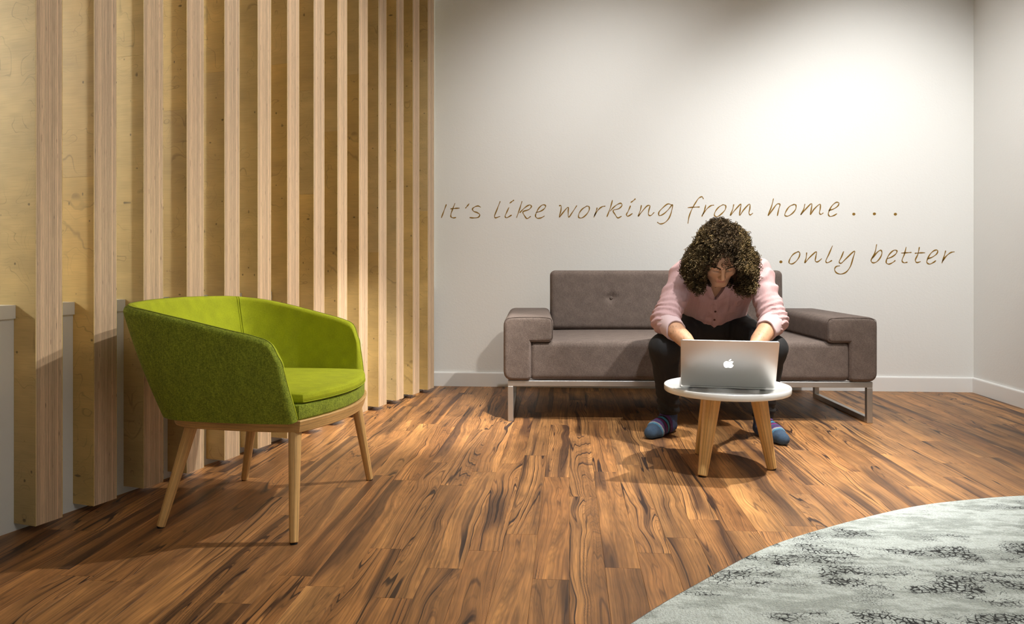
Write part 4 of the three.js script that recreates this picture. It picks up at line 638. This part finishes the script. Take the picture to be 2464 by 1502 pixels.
  {
    const R = rng(99), pos = [], col = [], nor = [], idx = [], cA = new THREE.Color().setRGB(0.20, 0.125, 0.058), cB = new THREE.Color().setRGB(0.58, 0.39, 0.15), cC = new THREE.Color().setRGB(0.78, 0.58, 0.27), c = new THREE.Color(); let made = 0;
    for (let tries = 0; made < 5200 && tries < 500000; tries++) {
      const x = mix(0.53, 0.93, R()), y = mix(0.69, 1.08, R()), z = mix(-3.97, -3.59, R()), d = hairF(x, y, z); if (d > 0.004 || d < -0.030) continue;
      const [a, b, cc] = toHead(x, y, z), o = open(a, b, cc); if (o < 0.004) { if (!(b > 0.030 && o > -0.045 && R() < 0.28 && headF(x, y, z) < 0.026 && headF(x, y, z) > -0.002)) continue; }
      if (headF(x, y, z) < -0.004 || z < -3.90 && R() < 0.5) continue;
      const e = 0.004, gx = hairF(x + e, y, z) - hairF(x - e, y, z), gy = hairF(x, y + e, z) - hairF(x, y - e, z), gz = hairF(x, y, z + e) - hairF(x, y, z - e), n = V3(gx, gy, gz).normalize();
      const dir = V3((R() - 0.5) * 1.5, -0.75 + (R() - 0.5) * 1.2, (R() - 0.5) * 1.5).addScaledVector(n, 0.25 + R() * 0.6).normalize(), u = V3(R() - 0.5, R() - 0.5, R() - 0.5).cross(dir).normalize(), v = dir.clone().cross(u);
      const hr = 0.0042 + R() * 0.0052, len = 0.010 + R() * 0.028, turns = 1.1 + len * 55 + R() * 0.6, S = Math.round(turns * 9), tr = 0.0008 + R() * 0.0009, ph = R() * 7;
      const side = sstep(0.03, 0.11, Math.abs(a)), tip = sstep(-0.026, 0.0, d), gold = clamp(0.30 + 0.50 * side * tip + (R() - 0.5) * 0.9, 0, 1); c.copy(cA).lerp(cB, gold); if (R() < 0.10 * (0.3 + side)) c.lerp(cC, 0.7); if (Math.abs(a - 0.015) < 0.05 && b > 0.03) c.lerp(cA, 0.6);
      const st = pos.length / 3; let prev = null;
      for (let i = 0; i <= S; i++) { const t = i / S, an = ph + t * turns * Math.PI * 2, rr = hr * (1 - 0.35 * t), q = V3(x, y, z).addScaledVector(dir, (t - 0.35) * len).addScaledVector(u, Math.cos(an) * rr).addScaledVector(v, Math.sin(an) * rr), rad = u.clone().multiplyScalar(Math.cos(an)).addScaledVector(v, Math.sin(an)); for (let k = 0; k < 3; k++) { const w = k * 2.094, nn = rad.clone().multiplyScalar(Math.cos(w)).addScaledVector(dir, Math.sin(w)); pos.push(q.x + nn.x * tr, q.y + nn.y * tr, q.z + nn.z * tr); nor.push(nn.x, nn.y, nn.z); col.push(c.r, c.g, c.b); } if (i) for (let k = 0; k < 3; k++) { const A = st + (i - 1) * 3 + k, B = st + (i - 1) * 3 + (k + 1) % 3; idx.push(A, B, A + 3, B, B + 3, A + 3); } }
      made++;
    }
    const g = new THREE.BufferGeometry(); g.setAttribute('position', new THREE.Float32BufferAttribute(pos, 3)); g.setAttribute('normal', new THREE.Float32BufferAttribute(nor, 3)); g.setAttribute('color', new THREE.Float32BufferAttribute(col, 3)); g.setIndex(idx);
    const cu = part('curls', here(g), std({ vertexColors: true, roughness: 0.58 }), hair); cu.userData.kind = 'stuff'; console.log('curls', made, idx.length / 3);
  }
}
console.log('person');
// ---------------------------------------------------------------- lamps and added fill lights
function downlight(s) {
  const g = thing('ceiling_spotlight', s.label, 'ceiling light', [s.at[0], CEIL, s.at[1]], 0, 'recessed ceiling spotlights');
  const ringM = std({ color: rgb(235, 235, 232), roughness: 0.5 });
  part('trim_ring', new THREE.LatheGeometry([[0.040, 0], [0.040, -0.004], [0.056, -0.006], [0.060, -0.003], [0.060, 0]].map(p => new THREE.Vector2(...p)), 40), ringM, g);
  const disc = new THREE.CylinderGeometry(0.038, 0.038, 0.002, 32); disc.translate(0, -0.0015, 0);
  part('lamp_disc', disc, std({ color: 0xffffff, emissive: new THREE.Color().setRGB(...s.col), emissiveIntensity: 2 }), g);
  const L = new THREE.SpotLight(new THREE.Color().setRGB(...s.col), s.cd, 0, s.half, s.pen, 2); L.position.set(s.at[0], CEIL - 0.02, s.at[1]); L.target.position.set(...s.to); L.shadow.radius = 1.6; L.shadow.mapSize.set(1024, 1024); scene.add(L, L.target);
}
SPOTS.forEach(downlight);
{  // fill panel out of view, added only for its soft light
  const g = thing('added_fill_panel', 'added unseen rectangular fill light panel on the ceiling over the carpet', 'ceiling light', [FILL_PANEL.at[0], CEIL, FILL_PANEL.at[1]]), [w, d] = FILL_PANEL.size, fm = std({ color: rgb(235, 235, 232), roughness: 0.5 });
  part('panel_frame', mergeGeometries([box(-w / 2 - 0.03, w / 2 + 0.03, -0.012, 0, -d / 2 - 0.03, -d / 2), box(-w / 2 - 0.03, w / 2 + 0.03, -0.012, 0, d / 2, d / 2 + 0.03), box(-w / 2 - 0.03, -w / 2, -0.012, 0, -d / 2, d / 2), box(w / 2, w / 2 + 0.03, -0.012, 0, -d / 2, d / 2)]), fm, g);
  part('fill_diffuser', box(-w / 2, w / 2, -0.008, -0.001, -d / 2, d / 2), std({ color: 0xffffff, roughness: 0.6, emissive: new THREE.Color().setRGB(...FILL_PANEL.col), emissiveIntensity: 1.0 }), g);
  const L = new THREE.RectAreaLight(new THREE.Color().setRGB(...FILL_PANEL.col), FILL_PANEL.power, w, d); L.position.set(FILL_PANEL.at[0], CEIL - 0.014, FILL_PANEL.at[1]); L.rotation.x = -Math.PI / 2; scene.add(L);
}
{
  const [x, y, z] = PENDANT.at, g = thing('pendant_lamp', 'white globe pendant lamp hanging in the space behind the plywood fins', 'lamp', [x, y, z]);
  part('lamp_globe', new THREE.SphereGeometry(0.09, 32, 20), std({ color: 0xffffff, emissive: new THREE.Color().setRGB(...PENDANT.col), emissiveIntensity: 3 }), g);
  const c = new THREE.CylinderGeometry(0.004, 0.004, CEIL - y - 0.085, 8); c.translate(0, (CEIL - y + 0.085) / 2, 0); part('cord', c, std({ color: 0x222222 }), g);
  const r = new THREE.CylinderGeometry(0.05, 0.05, 0.02, 24); r.translate(0, CEIL - y - 0.01, 0); part('ceiling_rose', r, std({ color: 0xeeeeee }), g);
  const L = new THREE.PointLight(new THREE.Color().setRGB(...PENDANT.col), PENDANT.cd, 0, 2); L.position.set(x, y, z); L.shadow.radius = 3; scene.add(L);
}
scene.traverse(o => { if (o.isMesh) { o.castShadow = true; o.receiveShadow = true; } if (o.isLight && !o.isRectAreaLight) o.castShadow = true; });
renderer.render(scene, camera);
